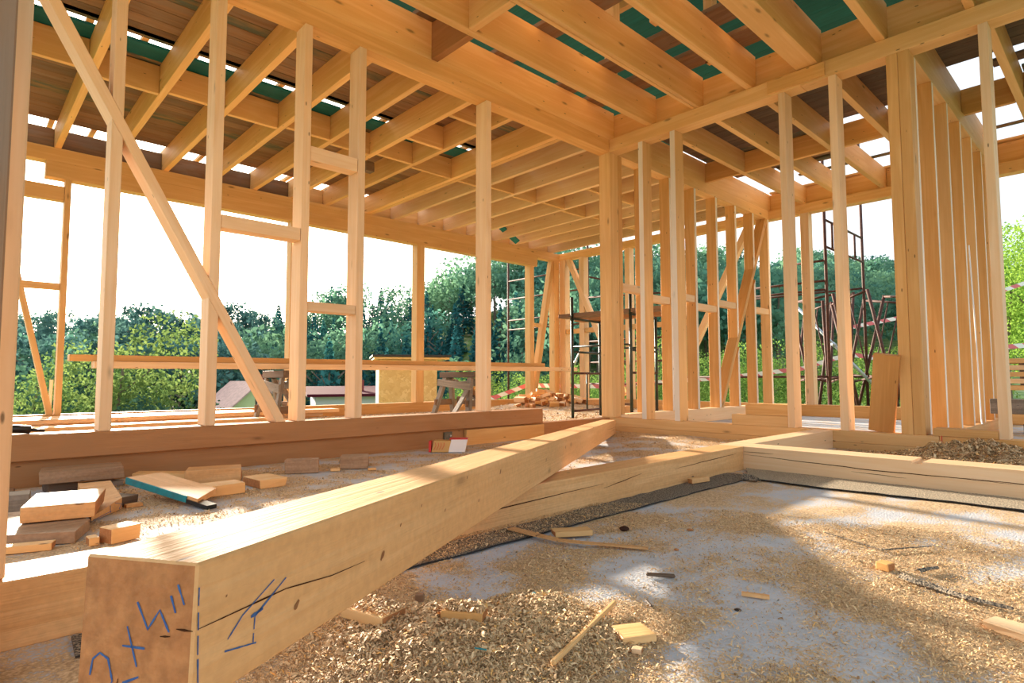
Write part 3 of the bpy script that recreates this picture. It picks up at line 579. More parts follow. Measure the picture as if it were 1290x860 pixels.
SIDE = [([(.0036, .1135), (.0043, .0963)], .0017), ([(.0046, .090), (.0057, .0732)], .0019), ([(.006, .068), (.007, .050)], .002), ([(.0075, .046), (.0094, .0234)], .002), [(.1209, .0888), (.0695, .0664), (.0479, .0494)], ([(.1435, .0849), (.0897, .0586)], .0026), ([(.1031, .0629), (.083, .0598)], .004), [(.0897, .0586), (.0890, .045)], [(.0888, .041), (.0886, .0314)], [(.0443, .0388), (.0658, .0347), (.0938, .0294)]]
ribbon_mesh('marker_writing', END, .0024, BLUE, big, 'end', lab='blue marker signs on the sawn end')
ribbon_mesh('marker_writing', SIDE, .0018, BLUE, big, 'side', lab='blue marker arrow strokes on the side')
ribbon_mesh('drying_crack', [[(.0056, .0742), (.0385, .0736), (.0819, .0729), (.1445, .0718), (.2479, .0592), (.34, .055)], [(4.6, .08), (5.0, .07), (5.5, .072)], [(4.9, .045), (5.25, .05), (5.52, .043)]], .0020, CRACK, big, 'side', taper=True)
ribbon_mesh('drying_crack', [[(-.048, .0745), (-.0674, .0742)], [(.02, .0), (.016, .022)], [(-.03, .066), (-.042, .067)]], .0024, CRACK, big, 'end', taper=True)

KN = [(.402, .049, .012), (1.124, .103, .012), (.828, .122, .006), (.922, .056, .007), (.685, .072, .006), (1.81, .074, .012), (.558, .102, .005), (.467, .084, .005), (.043, .094, .0022), (.17, .046, .009), (1.5, .03, .008), (2.3, .09, .012), (2.9, .05, .01)]
ribbon_mesh('knot', [([(a - r * .7, b - r * .5), (a + r * .3, b + r * .5)], r * .9) for a, b, r in KN], .003, wood('knot_wood', (.34, .15, .05), (.20, .08, .03), knots=0), big, 'side', taper=True)
# low beam along x and the crossing beam along y
def lowbeam(name, p0, p1, w, lab, cracks):
    o = bar(name, p0, p1, w, .14, SAWN, lab, 'beam', bevel=.003, anchor='b'); V, F = [], []
    for st, ww in cracks:
        P = []
        for i in range(len(st) - 1):
            for t in np.linspace(0, 1, 7)[: (7 if i == len(st) - 2 else 6)]: P.append((st[i][0] * (1 - t) + st[i + 1][0] * t, st[i][1] * (1 - t) + st[i + 1][1] * t + random.uniform(-.0012, .0012)))
        for i, p in enumerate(P):
            k = ww / 2 * math.sin(PI * (i + .2) / (len(P) - .6)) + .0003
            V += [(p[0], -w / 2 - .0008, p[1] - k), (p[0], -w / 2 - .0008, p[1] + k)]
            if i: b0 = len(V) - 4; F.append((b0, b0 + 1, b0 + 3, b0 + 2))
    meshobj('drying_crack', V, F, CRACK, o); return o
lowbeam('low_beam', (-1.2, 1.575 + .078, 0), (3.50, 1.672 + .078, 0), .156, 'low beam on the slab running under the heavy diagonal beam, left length', [([(1.9, .055), (2.6, .075), (3.3, .09)], .004), ([(2.2, .11), (2.4, .118)], .004), ([(3.3, .07), (3.6, .10)], .003), ([(3.9, .09), (4.3, .10), (4.6, .105)], .003)])
timber('low_beam', 3.703, XR - .001, 1.70, 1.84, 0, .14, 'x', PINE_L, 'low beam continuing from the crossing beam to the right wall sill', 'beam')
cb = bar('crossing_beam', (3.60, 1.83, 0), (3.60, -2.2, 0), .196, .14, PINE_L, 'low crossing beam running off the right edge, with a long drying crack', 'beam', bevel=.003, anchor='b')
bm = bmesh.new()
for a, b, h in ((0, 1.025, .14), (1.025, 1.07, .127), (1.07, 4.03, .137)): bm_box(bm, a, b, -.098, .098, 0, h)
bmesh.ops.recalc_face_normals(bm, faces=bm.faces[:]); bm.to_mesh(cb.data); bm.free()
V, F = [], []
for st, ww in (([(.16, .093), (.45, .085), (.85, .073), (1.2, .075), (1.45, .073)], .004), ([(.16, .108), (.34, .111)], .0025), ([(.75, .055), (1.0, .05)], .002), ([(1.2, .078), (1.6, .077), (2.2, .07)], .0035)):
    P = []
    for i in range(len(st) - 1):
        for t in np.linspace(0, 1, 7)[: (7 if i == len(st) - 2 else 6)]: P.append((st[i][0] * (1 - t) + st[i + 1][0] * t, st[i][1] * (1 - t) + st[i + 1][1] * t + random.uniform(-.0015, .0015)))
    for i, p in enumerate(P):
        k = ww / 2 * math.sin(PI * (i + .2) / (len(P) - .6)) + .0003; V += [(p[0], -.0988, p[1] - k), (p[0], -.0988, p[1] + k)]
        if i: b0 = len(V) - 4; F.append((b0, b0 + 1, b0 + 3, b0 + 2))
meshobj('drying_crack', V, F, CRACK, cb)
# near posts at the left edge
timber('near_post', .062, .094, 1.62, 1.70, .142, 3.1, 'z', PINE_L, 'pale sawn post at the left edge standing on the low beam', 'post')
timber('near_board', -.16, .0585, 1.40, 1.53, 0, 3.1, 'z', OLD, 'rough dark brown timber at the extreme left edge', 'post')

# ------------------------------------------------------------------ bitumen felt
def sheet(name, pts, lab, z=.005, mat=FELT, th=.003, wob=.006):
    P = []
    n = len(pts)
    for i in range(n):
        a, b = pts[i], pts[(i + 1) % n]; L = math.hypot(b[0] - a[0], b[1] - a[1]); m = max(1, int(L / .07))
        for k in range(m):
            t = k / m; P.append((a[0] + (b[0] - a[0]) * t + random.uniform(-wob, wob), a[1] + (b[1] - a[1]) * t + random.uniform(-wob, wob)))
    V = [(x, y, z + .003 + random.uniform(0, .003)) for x, y in P] + [(x, y, z) for x, y in P]; n = len(P)
    F = [tuple(range(n)), tuple(range(2 * n - 1, n - 1, -1))] + [(i, i + n, (i + 1) % n + n, (i + 1) % n) for i in range(n)]
    o = meshobj(name, V, F, [mat, FELTB], mi=[0, 0] + [1] * n); return tagm(o, lab, 'roofing felt')
sheet('felt_strip', [(.2, 1.46), (3.28, 1.49), (3.28, 1.665), (.2, 1.575)], 'dark bitumen felt strip along the foot of the low beam')
sheet('felt_strip', [(3.16, -.8), (3.21, .6), (3.15, 1.1), (3.16, 1.49), (3.498, 1.66), (3.498, -.8)], 'sawdust-covered bitumen felt strip along the foot of the crossing beam', z=.009, mat=FELT2)
# torn felt pieces on the slab
def torn(name, pts, h, lab, w=.012):
    bm = bmesh.new(); n = len(pts); prev = None
    for i, (x, y) in enumerate(pts):
        a = pts[max(i - 1, 0)]; b = pts[min(i + 1, n - 1)]; d = Vector((b[0] - a[0], b[1] - a[1], 0)).normalized(); s = Vector((-d.y, d.x, 0)); zz = ground_z(x, y) + .009
        k = w * (1.4 - i / n) ; row = [bm.verts.new(Vector((x, y, zz)) + s * k), bm.verts.new(Vector((x, y, zz + h * (1 - .6 * i / n)))), bm.verts.new(Vector((x, y, zz)) - s * k * .8)]
        if prev: bm.faces.new((prev[0], prev[1], row[1], row[0])); bm.faces.new((prev[1], prev[2], row[2], row[1]))
        prev = row
    o = bm_obj(name, bm, FELT); md = o.modifiers.new('t', 'SOLIDIFY'); md.thickness = .002; return tagm(o, lab, 'roofing felt')
torn('felt_curl', [(1.90, .470), (1.878, .44), (1.866, .386), (1.845, .35), (1.827, .316), (1.822, .27), (1.819, .228)], .012, 'curled torn strip of bitumen felt on the slab at right')
torn('felt_scrap', [(1.985, .452), (2.02, .440), (2.065, .422)], .008, 'small pointed felt scrap just behind the curled felt strip', .008)
torn('felt_edge', [(2.251, .785), (2.20, .68), (2.15, .583)], .002, 'left edge of a half-buried felt square in the sawdust', .003)
torn('felt_edge', [(2.15, .583), (2.23, .535), (2.312, .487)], .003, 'front edge of a half-buried felt square in the sawdust', .003)
torn('felt_curl', [(3.13, 1.50), (3.12, 1.44), (3.10, 1.40)], .03, 'curled felt flap in the corner where the low beams meet', .02)

# ------------------------------------------------------------------ offcuts on the floor
def block(name, x, y, z, L, D, h, ang, mat, lab, cat='block', tiltx=0, tilty=0, jit=.035, grp=None, mat2=None):
    """irregular sawn offcut: near-left corner, length, depth, height"""
    bm = bmesh.new(); vs = bm_box(bm, 0, L, 0, D, 0, h)
    for v in vs: v.co.x += random.uniform(-jit, jit) * min(L, D); v.co.y += random.uniform(-jit, jit) * min(L, D) * .8
    bmesh.ops.bevel(bm, geom=bm.edges[:], offset=min(.002, h * .1), segments=1, affect='EDGES')
    bmesh.ops.recalc_face_normals(bm, faces=bm.faces[:]); me = bpy.data.meshes.new(name); bm.to_mesh(me); bm.free(); me.materials.append(mat)
    me.materials.append(mat2 or ENDG)
    for p in me.polygons:
        if abs(p.normal.x) > .8: p.material_index = 1
    o = bpy.data.objects.new(name, me); col.objects.link(o); o.location = (x, y, z); o.rotation_euler = (tiltx, tilty, ang); return tagm(o, lab, cat, grp)
GZ = .004
block('offcut', .314, 3.560, .058, .330, .22, .056, -.089, AGED, 'large grey offcut resting on smaller pieces against the brown sill', mat2=AGED)
block('offcut', .528, 3.60, GZ, .150, .10, .026, .379, GREYW, 'grey scrap with a teal edge under the large grey offcut')
block('offcut', .35, 3.60, GZ, .12, .12, .048, .1, DARKB, 'dark scrap hidden beneath the large grey offcut', mat2=DARKB)
block('offcut', .195, 2.716, .047, .215, .300, .055, -.226, SAWN, 'sunlit rectangular offcut on top of the left pile')
Pb = [(.10, 2.60), (.318, 2.475), (.384, 2.655), (.31, 2.96), (.12, 3.02)]
tagm(meshobj('offcut', [(x, y, GZ) for x, y in Pb] + [(x, y, .042) for x, y in Pb], [(4, 3, 2, 1, 0), (5, 6, 7, 8, 9)] + [(k, (k + 1) % 5, (k + 1) % 5 + 5, k + 5) for k in range(5)], AGED), 'wide flat five-sided offcut underneath the sunlit one in the left pile', 'block')
block('offcut', .095, 2.475, GZ, .165, .05, .023, -.33, PINE, 'thin striped board piece at the front of the left pile')
block('cube_offcut', .405, 2.363, GZ, .095, .075, .050, .368, PINE, 'small squared offcut with a pencil mark in front of the left pile')
block('offcut', .345, 2.385, GZ, .03, .05, .027, .036, PINE, 'tiny offcut touching the small squared one')
Vb = [(.411, 2.808), (.541, 2.984), (.56, 3.36), (.44, 3.40)]; Vz = [.020, .052, .075, .07]
ms = meshobj('marked_slab', [(x, y, GZ) for x, y in Vb] + [(x, y, z) for (x, y), z in zip(Vb, Vz)], [(3, 2, 1, 0), (4, 5, 6, 7), (0, 1, 5, 4), (1, 2, 6, 5), (2, 3, 7, 6), (3, 0, 4, 7)], SAWN); tagm(ms, 'flat offcut with blue lines just right of the left pile', 'block')
bm = bmesh.new(); n_ = Vector((.176, -.13, 0)).normalized() * .0015
fp = lambda u, v: tuple(Vector((.411 + .13 * u, 2.808 + .176 * u, GZ + (.016 + .032 * u) * v)) + n_)
for a, b in (((.05, .1), (.62, .25)), ((.60, .1), (.58, .95)), ((.75, .9), (1.0, .45)), ((.98, .5), (.9, .1))): bm_tube(bm, [fp(*a), fp(*b)], .0012, 4)
bm_obj('marker_line', bm, BLUE, ms)
block('long_offcut', .70, 3.66, .02, .40, .10, .036, -.55, PINE, 'long narrow light offcut behind the teal-edged board', tilty=0.03)
block('offcut', .826, 2.980, GZ, .226, .127, .050, .053, PINE, 'light rectangular offcut right of the teal-edged board')
block('offcut', .90, 3.44, GZ, .27, .17, .068, -.32, SAWN, 'tall wedge-shaped offcut behind the light rectangular one')
block('offcut', 1.132, 3.034, GZ, .139, .20, .043, .050, PINE, 'grooved offcut near the centre of the shaded floor strip')
block('offcut', 1.416, 3.42, GZ, .185, .07, .080, -.50, AGED, 'grey upright offcut against the brown sill, left one', mat2=AGED)
block('offcut', 1.731, 3.36, GZ, .165, .14, .074, -.55, AGED, 'taped grey-brown offcut, right one near the heavy beam', mat2=AGED)
block('offcut', .06, 3.55, GZ, .16, .16, .035, -.1, OLD, 'old brown piece behind the near post at left')
block('offcut', .06, 3.20, GZ, .19, .12, .075, -.15, GREYW, 'dark grey piece between the near post and the left pile', mat2=GREYW)
block('offcut', .53, 3.02, GZ, .10, .14, .04, .5, DARKB, 'dark piece behind the blue-lined slab', mat2=DARKB)
block('chip_block', .559, 2.981, GZ, .063, .031, .015, .176, SAWN, 'small chip on the floor left of the teal-edged board foot')
block('chip_block', 1.650, 3.323, GZ, .055, .05, .016, -.526, PINE, 'small bright chip left of the taped offcut')
block('chip_block', 1.83, 3.20, GZ, .05, .03, .012, -.4, PINE, 'small bright chip in front of the taped offcut')
# teal-edged tilted board (edge painted)
tb = empty('teal_edged_board', (.60, 3.18, .0), 'tilted board with a teal-painted edge propped on the offcuts', 'board')
p0, p1 = Vector((.600, 3.24, .078)), Vector((.800, 2.72, .012)); dr = (p1 - p0).normalized(); yv = Vector((dr.y, -dr.x, 0)).normalized(); yv = -yv if yv.dot(Vector((1, .8, 0))) < 0 else yv
upv = dr.cross(yv); upv = upv if upv.z > 0 else -upv
Mx = Matrix.Translation(p0) @ Matrix((dr, upv.cross(dr), upv)).transposed().to_4x4(); sgn = 1 if (upv.cross(dr)).dot(yv) > 0 else -1
L = (p1 - p0).length
bm = bmesh.new(); vs = bm_box(bm, 0, L * .88, *sorted((.003 * sgn, .17 * sgn)), -.006, .022); 
for v in vs:
    if v.co.x > .1 and abs(v.co.y) > .1: v.co.x -= .10
o = bm_obj('board', bm, SAWN, None, .0015); o.matrix_world = Mx; o.parent = tb; o.matrix_parent_inverse = tb.matrix_world.inverted() if False else Matrix.Translation((-.60, -3.18, 0))
bm = bmesh.new(); bm_box(bm, 0, L * .76, *sorted((-.002 * sgn, .0028 * sgn)), -.008, .0215); o = bm_obj('painted_edge', bm, TEALP, None, 0); o.matrix_world = Mx; o.parent = tb; o.matrix_parent_inverse = Matrix.Translation((-.60, -3.18, 0)); o['label'] = 'teal painted edge'
bm = bmesh.new(); bm_box(bm, L * .762, L, *sorted((-.002 * sgn, .045 * sgn)), -.010, .008); o = bm_obj('black_end', bm, BLACKP, None, 0); o.matrix_world = Mx; o.parent = tb; o.matrix_parent_inverse = Matrix.Translation((-.60, -3.18, 0)); o['label'] = 'black tarred end'
# foreground pieces
block('buried_block', .635, 1.222, .032, .125, .075, .024, -1.30, PINE, 'sawdust-covered block at the left side of the near heap')
block('buried_block', .775, 1.045, .036, .090, .055, .022, -.95, PINE_O, 'striped block half buried in the near heap, right one')
block('chip_block', .845, 1.245, .004, .020, .016, .020, -.9, OLD, 'tiny brown cube behind the near heap', mat2=OLD)
block('splinter', .875, 1.16, .010, .085, .012, .008, -.738, PINE_O, 'short stick lying behind the buried striped block', 'stick')
block('offcut', 1.021, .750, GZ, .074, .066, .016, -.476, PINE, 'flat offcut with a dusty top right of the long splinter')
block('chip_block', 1.006, .722, GZ, .020, .018, .010, -1.2, PINE_L, 'pale chip in front of the dusty flat offcut')
block('offcut', 1.517, 1.393, .010, .135, .060, .018, -.55, PINE, 'flat offcut lying at the edge of the felt strip')
block('chip_block', 1.951, .547, GZ, .034, .036, .022, -1.8, PINE_O, 'small orange block in the middle of the sunlit sawdust')
block('splinter', 1.467, .715, GZ, .065, .012, .009, -1.162, SAWN, 'short stub of stick lying on the bare concrete patches', 'stick')
block('chip_block', 2.777, 1.60, .012, .14, .03, .025, -.16, SAWN, 'broken chunk against the foot of the low beam')
block('chip_block', 1.655, .265, GZ, .075, .06, .020, -1.885, PINE_L, 'broken wood chunk at the right edge of the floor', jit=.25)
bar('long_splinter', (1.167, .883, .020), (.819, .762, .018 + ground_z(.819, .762)), .011, .010, PINE, 'long straight splinter lying across the near sawdust', 'stick')
bm = bmesh.new(); P = [(1.46, 1.555, .02), (1.472, 1.45, .016), (1.487, 1.352, .013), (1.52, 1.28, .013), (1.562, 1.216, .012), (1.633, 1.101, .009)]
for i in range(5):
    a, b = Vector(P[i]), Vector(P[i + 1]); d = (b - a).normalized(); s = Vector((-d.y, d.x, 0)); w0, w1 = .016 * (1 - .1 * i), .016 * (1 - .1 * (i + 1)); t = Vector((0, 0, .005))
    vs = [bm.verts.new(q) for q in (a + s * w0, a - s * w0, b - s * w1, b + s * w1, a + s * w0 + t, a - s * w0 + t, b - s * w1 + t, b + s * w1 + t)]
    for f in ((0, 1, 2, 3), (4, 7, 6, 5), (0, 4, 5, 1), (2, 6, 7, 3), (1, 5, 6, 2), (0, 3, 7, 4)): bm.faces.new([vs[q] for q in f])
bmesh.ops.remove_doubles(bm, verts=bm.verts[:], dist=.0001)
tagm(bm_obj('curved_slat', bm, SAWN), 'long curved slat lying in front of the flat offcut by the felt', 'stick')
def pebble(name, x, y, r, mat, lab, sz=.6, cat='stone'):
    bm = bmesh.new(); bmesh.ops.create_icosphere(bm, subdivisions=2, radius=r)
    for v in bm.verts: v.co *= 1 + .25 * mnoise.noise(v.co * (2.2 / r) + Vector((x, y, 0))); v.co.z *= sz
    o = bm_obj(name, bm, mat, smooth=False); o.location = (x, y, ground_z(x, y) + r * sz * .75); return tagm(o, lab, cat)
pebble('dark_stone', 1.785, 1.305, .017, STONE, 'dark brown stone on the bare concrete near the low beam')
pebble('brown_chip', 1.963, 1.145, .012, ENDG, 'small brown chip right of the dark stone', .35, 'chip')
pebble('brown_chip', 1.711, 1.048, .008, ENDG, 'tiny brown chip in front of the dark stone', .5, 'chip')
pebble('black_scrap', 1.38, .683, .009, BLACKP, 'tiny black scrap beside the short stub of stick', .3, 'scrap')
bar('teal_splinter', (1.075, 1.065, .018), (1.062, 1.02, .012), .010, .008, TEALP, 'small dark teal splinter standing out of the sawdust ridge', 'stick')
bar('teal_splinter', (.735, .885, .045), (.75, .865, .043), .003, .003, TEALP, 'tiny teal splinter on the near heap', 'stick')
bar('bark_strip', (1.423, .968, .009), (1.470, .905, .008), .018, .007, DARKB, 'dark bark strip right of the sunlit sawdust crest', 'bark')
bar('bark_strip', (1.262, .86, .008), (1.235, .825, .008), .008, .005, DARKB, 'thin dark bark sliver in front of the wider bark strip', 'bark')
# red and white pack
pk = empty('cardboard_pack', (2.62, 3.66, GZ), 'crumpled red and white card pack beside the short orange timber', 'packaging', rz=-.72)
bm = bmesh.new(); bm_box(bm, 0, .13, 0, .10, 0, .085); 
for v in bm.verts:
    if v.co.z > .05: v.co.x += .02; v.co.y += random.uniform(-.012, .012)
bm_obj('carton', bm, TAN, pk, .002)
bm = bmesh.new(); bm_box(bm, .128, .25, -.004, .10, 0, .095)
for v in bm.verts:
    if v.co.z > .05: v.co.x += .02
bm_obj('white_flap', bm, WHITE, pk, .002)['label'] = 'white printed flap'
bm = bmesh.new(); bm_box(bm, .135, .272, -.007, .102, .0955, .101); bm_box(bm, -.02, -.002, 0, .10, .002, .08); bm_obj('red_border', bm, RED, pk, 0)['label'] = 'red border'
bm = bmesh.new()
for k in range(4): bm_tube(bm, [(.02 + k * .02, -.004, .02), (.035 + k * .02, -.004, .05), (.03 + k * .022, -.004, .072)], .0018, 5)
bm_obj('red_lettering', bm, RED, pk)['label'] = 'red brush marks'
# steel bracket and bolt
br = empty('steel_bracket', (2.95, YL + .03, .02), 'small steel plate fixed to the recessed sill beside the card pack', 'bracket')
bm = bmesh.new(); bm_box(bm, -.04, .04, -.004, .008, 0, .10); bm_obj('plate', bm, PLATE, br, .001)
bm = bmesh.new(); bm_tube(bm, [(.02, -.006, .07), (.02, -.014, .07)], .008, 6); bm_obj('bolt', bm, ZINC, br)
tagm(bar('anchor_bolt', (3.08, YL - .04, 0), (3.085, YL - .05, .075), .01, .01, ZINC), 'short steel anchor bolt standing in the sawdust by the orange timber', 'bolt')
# hose-like black thing on the brown sill
bm = bmesh.new(); bm_tube(bm, [(.10, 3.95, .296), (.16, 3.94, .300), (.24, 3.95, .300), (.30, 3.96, .292)], .021, 10); bm_tube(bm, [(.30, 3.96, .292), (.36, 3.97, .282)], .008, 8)
tagm(bm_obj('black_tool_handle', bm, BLACKP, smooth=True), 'black rounded tool handle lying on the brown sill at left', 'tool')
# strings
bm = bmesh.new(); bm_tube(bm, [(6.9, 1.05, 1.8), (7.05, 1.055, 1.0), (7.15, 1.06, .16), (7.12, 1.05, .115)], .006, 6); tagm(bm_obj('white_cord', bm, WHITEP), 'thin white cord hanging beside the row of uprights', 'cord')
bm = bmesh.new(); bm_tube(bm, [(XR - .004, .985, .145), (XR - .006, .985, .09), (XR - .010, .982, .03)], .003, 5); tagm(bm_obj('red_twine', bm, REDTW), 'short red twine hanging down the right wall sill', 'twine')

# ------------------------------------------------------------------ stack of boards by the valley-side wall
for k, (y0, y1, z0, z1, x1) in enumerate(((7.0, 7.5, .01, .05, 3.0), (7.55, 8.15, .004, .05, 3.3), (7.05, 7.30, .055, .10, 2.7), (7.62, 7.86, .10, .145, 3.9), (7.88, 8.20, .10, .15, 2.9), (7.7, 8.1, .052, .098, 3.7))):
    timber('stacked_board', -1.5, x1, y0, y1, z0, z1, 'x', PINE_L if k % 2 else PINE, ['lowest dark-shaded board, nearest of the flat stack', 'lowest board of the flat stack against the outer sill', 'second board on the near side of the flat stack', 'top board of the flat stack, near side, the longest', 'top board of the flat stack touching the outer sill', 'middle board of the flat stack'][k], 'board', 'flat stack of boards by the valley-side sill')
# long planks on the sawhorses
bar('long_plank', (.80, 7.10, .762), (7.35, 7.05, .785), .16, .062, PINE_O, 'upper long plank resting across the sawhorses', 'plank')
bar('long_plank', (.98, 6.98, .694), (8.0, 6.9, .720), .20, .066, PINE_L, 'lower long plank resting across the sawhorses', 'plank')
def sawhorse(x, y, lab, zt=.66):
    r = empty('sawhorse', (x, y, 0), lab, 'sawhorse', 'old wooden sawhorses', PI / 2)
    def b(nm, a, c, w, h, m=GREYW, **k): o = bar(nm, a, c, w, h, m, **k); o.parent = r; return o
    b('top_beam', (-.42, 0, zt - .045), (.42, 0, zt - .045), .16, .085, DARKB)
    b('side_board', (-.40, .12, .44), (.40, .12, .50), .03, .10, GREYW); b('side_board', (-.36, -.12, .50), (.30, -.12, .46), .03, .09, GREYW)
    for sx in (-1, 1):
        for sy in (-1, 1): b('leg', (sx * .30, sy * .05, zt - .09), (sx * .42, sy * .19, .0), .05, .09, GREYW, up=(1, 0, 0))
        b('cross_rail', (sx * .375, -.20, .20), (sx * .375, .20, .20), .03, .09, OLD)
    b('brace', (-.40, -.20, .10), (.30, -.12, zt - .12), .03, .08, GREYW, up=(0, 1, 0)); b('pale_brace', (-.28, -.16, zt - .12), (.34, -.27, .12), .025, .05, PINE, up=(0, 1, 0))
    b('side_board', (-.38, -.20, .30), (-.02, -.19, .34), .03, .10, SILLW, up=(0, 0, 1)); b('side_board', (.05, -.25, .22), (.36, -.22, .22), .03, .12, OLD)
    return r
sawhorse(5.55, 7.02, 'old wooden sawhorse in the middle, under the long planks near the chipboard shed'); sawhorse(2.80, 7.02, 'old wooden sawhorse at left, seen behind the foot of the long brace', .655).scale = (.75, .8, 1)
tagm(bar('prop_plank', (5.02, 6.55, .004), (5.45, 6.72, .40), .03, .09, GREYW, up=(0, 1, 0)), 'grey plank leaning at the foot of the middle sawhorse', 'plank')

# ------------------------------------------------------------------ heap of offcuts in the far corner
for i in range(60):
    a = random.uniform(0, 2 * PI); r = random.random() ** .6; x = 7.95 + math.cos(a) * r * .85; y = 7.35 + math.sin(a) * r * .55; zb = ground_z(x, y)
    z = zb + (0.26 * (1 - r)) * random.uniform(.1, 1)
    o = block('heaped_offcut', x, y, z, random.uniform(.12, .26), random.uniform(.07, .13), random.uniform(.045, .08), random.uniform(0, PI), random.choice((PINE_L, PINE, PINE_O, SAWN)), 'pale timber offcut in the sunlit heap behind the scaffold', 'block', random.uniform(-.35, .35), random.uniform(-.35, .35), grp='heap of pale offcuts')
block('pallet_block', 8.35, 6.9, .08, .45, .25, .10, -.5, SAWN, 'larger pale slab on the right of the offcut heap'); block('pallet_block', 8.45, 6.45, .02, .40, .22, .10, -.6, OLD, 'brown piece at the right foot of the offcut heap')
block('sill_chip', 6.7, 4.9, .01, .35, .2, .16, .3, SAWN, 'offcut lying behind the receding wall sill')
pebble('sawdust_lump', 8.6, 3.45, .14, CHIP, 'pale sawdust lump in front of the far outer sill', .35, 'sawdust')

# ------------------------------------------------------------------ indoor scaffold
def tube_obj(nm, pts, r, mat, parent, n=8):
    bm = bmesh.new(); bm_tube(bm, pts, r, n); return bm_obj(nm, bm, mat, parent, smooth=True)
sA, sB, sC, sD = Vector((6.30, 5.45, 0)), Vector((7.10, 5.59, 0)), Vector((6.41, 4.54, 0)), Vector((7.21, 4.68, 0))
s = empty('mobile_scaffold', sA, 'dark green tubular scaffold trestle behind the corner post', 'scaffold')
for P_, tz in ((sA, 1.70), (sB, 1.50), (sC, 1.72), (sD, 1.50)): tube_obj('leg', [P_ - sA + Vector((0, 0, .0)), P_ - sA + Vector((0, 0, tz))], .021, GREENS, s)
for a, b in ((sA, sB), (sC, sD)):
    for z in (.10, .63, .93, 1.40): tube_obj('rung', [a - sA + Vector((0, 0, z)), b - sA + Vector((0, 0, z))], .016, GREENS if z > .7 else RUST, s)
    m = (a + b) / 2; tube_obj('centre_tube', [m - sA + Vector((0, 0, .10)), m - sA + Vector((0, 0, .63))], .012, GREENS, s)
for a, b in ((sA, sC), (sB, sD)): tube_obj('side_tube', [a - sA + Vector((0, 0, 1.0)), b - sA + Vector((0, 0, 1.0))], .014, GREENS, s)
bar('scaffold_plank', sA + Vector((.10, .26, 1.446)), sC + Vector((.14, -.5, 1.446)), .22, .05, OLD, 'near plank lying on the indoor scaffold', 'plank', 'planks on the indoor scaffold')
bar('scaffold_plank', sB + Vector((-.14, .30, 1.446)), sD + Vector((-.12, -.5, 1.446)), .24, .05, SILLW, 'far plank lying on the indoor scaffold', 'plank', 'planks on the indoor scaffold')

# ------------------------------------------------------------------ terrain
CAM_YAW = 46.6865
SKY = [(-150, 470), (0, 425), (60, 418), (150, 412), (240, 415), (290, 400), (340, 395), (390, 375), (440, 370), (500, 385), (535, 365), (560, 352), (600, 338), (640, 325), (700, 322), (780, 326), (840, 326), (900, 328), (960, 335), (1020, 333), (1080, 346), (1130, 347), (1200, 352), (1290, 360), (1450, 380)]
def az_px(az):   # degrees -> column of the horizon profile table
    t = math.radians(CAM_YAW - az); return 645 + 745 * math.tan(max(-1.25, min(1.25, t)))
def skyel(az):
    px = max(-150, min(1450, az_px(az)))
    for (a, ya), (b, yb) in zip(SKY, SKY[1:]):
        if px <= b: y = ya + (yb - ya) * (px - a) / (b - a); break
    return (478 - y) / math.hypot(745, px - 645)
def ss(a, b, x): t = max(0, min(1, (x - a) / (b - a))); return t * t * (3 - 2 * t)
def ridge_r(az): return 150 + 60 * ss(50, 80, az) - 20 * math.exp(-((az - 45) / 9) ** 2) + 170 * ss(32, 18, az)
def terr(x, y):
    r = math.hypot(x, y); az = math.degrees(math.atan2(y, x))
    if az < -90: az += 360
    base = -.38 - (9.5 * ss(14, 48, r)) * ss(36, 56, az) - 2.0 * ss(14, 40, r) * (1 - ss(36, 56, az)) + .0
    R = ridge_r(az); el = skyel(az); top = .55 + R * el - 11
    rise = ss(62, R, r) if az > 36 else ss(45 + 15 * ss(20, 36, az), R, r)
    h = base + max(0, (top - base)) * rise
    if r > R: h = base + max(0, top - base) * (1 - .3 * ss(R, R * 1.8, r))
    return h + (mnoise.noise(Vector((x * .03, y * .03, 0))) * 1.2 if r > 30 else 0)
V, F = [], []; azs = [-70 + i * 2.0 for i in range(126)]; rs = [0] + [11.5, 13, 16, 20, 25, 30, 36, 42, 50, 58, 66, 75, 85, 95, 106, 118, 130, 145, 160, 175, 190, 210, 240, 280, 330, 390, 460]
V.append((4, 3, -.42)); 
for r in rs[1:]:
    for a in azs:
        x, y = r * math.cos(math.radians(a)), r * math.sin(math.radians(a)); V.append((x, y, terr(x, y)))
na = len(azs)
for i in range(len(rs) - 2):
    for j in range(na - 1): b = 1 + i * na; F.append((b + j, b + na + j, b + na + j + 1, b + j + 1))
F += [(0, 1 + j, 2 + j) for j in range(na - 1)]
# ground to the back of the viewpoint
b = len(V); V += [(-60, -60, -.6), (30, -60, -.6), (-60, 60, -1.5)]; F += [(0, b + 1, 1)] if False else []
gr = meshobj('hillside_ground', V, F, GRND, smooth=True); tagm(gr, 'grassy ground falling to the valley and rising into wooded hills', None, None, 'structure')
meshobj('back_ground', [(-60, -60, -.45), (60, -60, -.45), (60, -10, -.45), (11, -3, -.45), (11, 0, -.45), (0, 0, -.45), (-5, 11, -.45), (-60, 60, -.45)], [tuple(range(8))], GRND)['kind'] = 'structure'

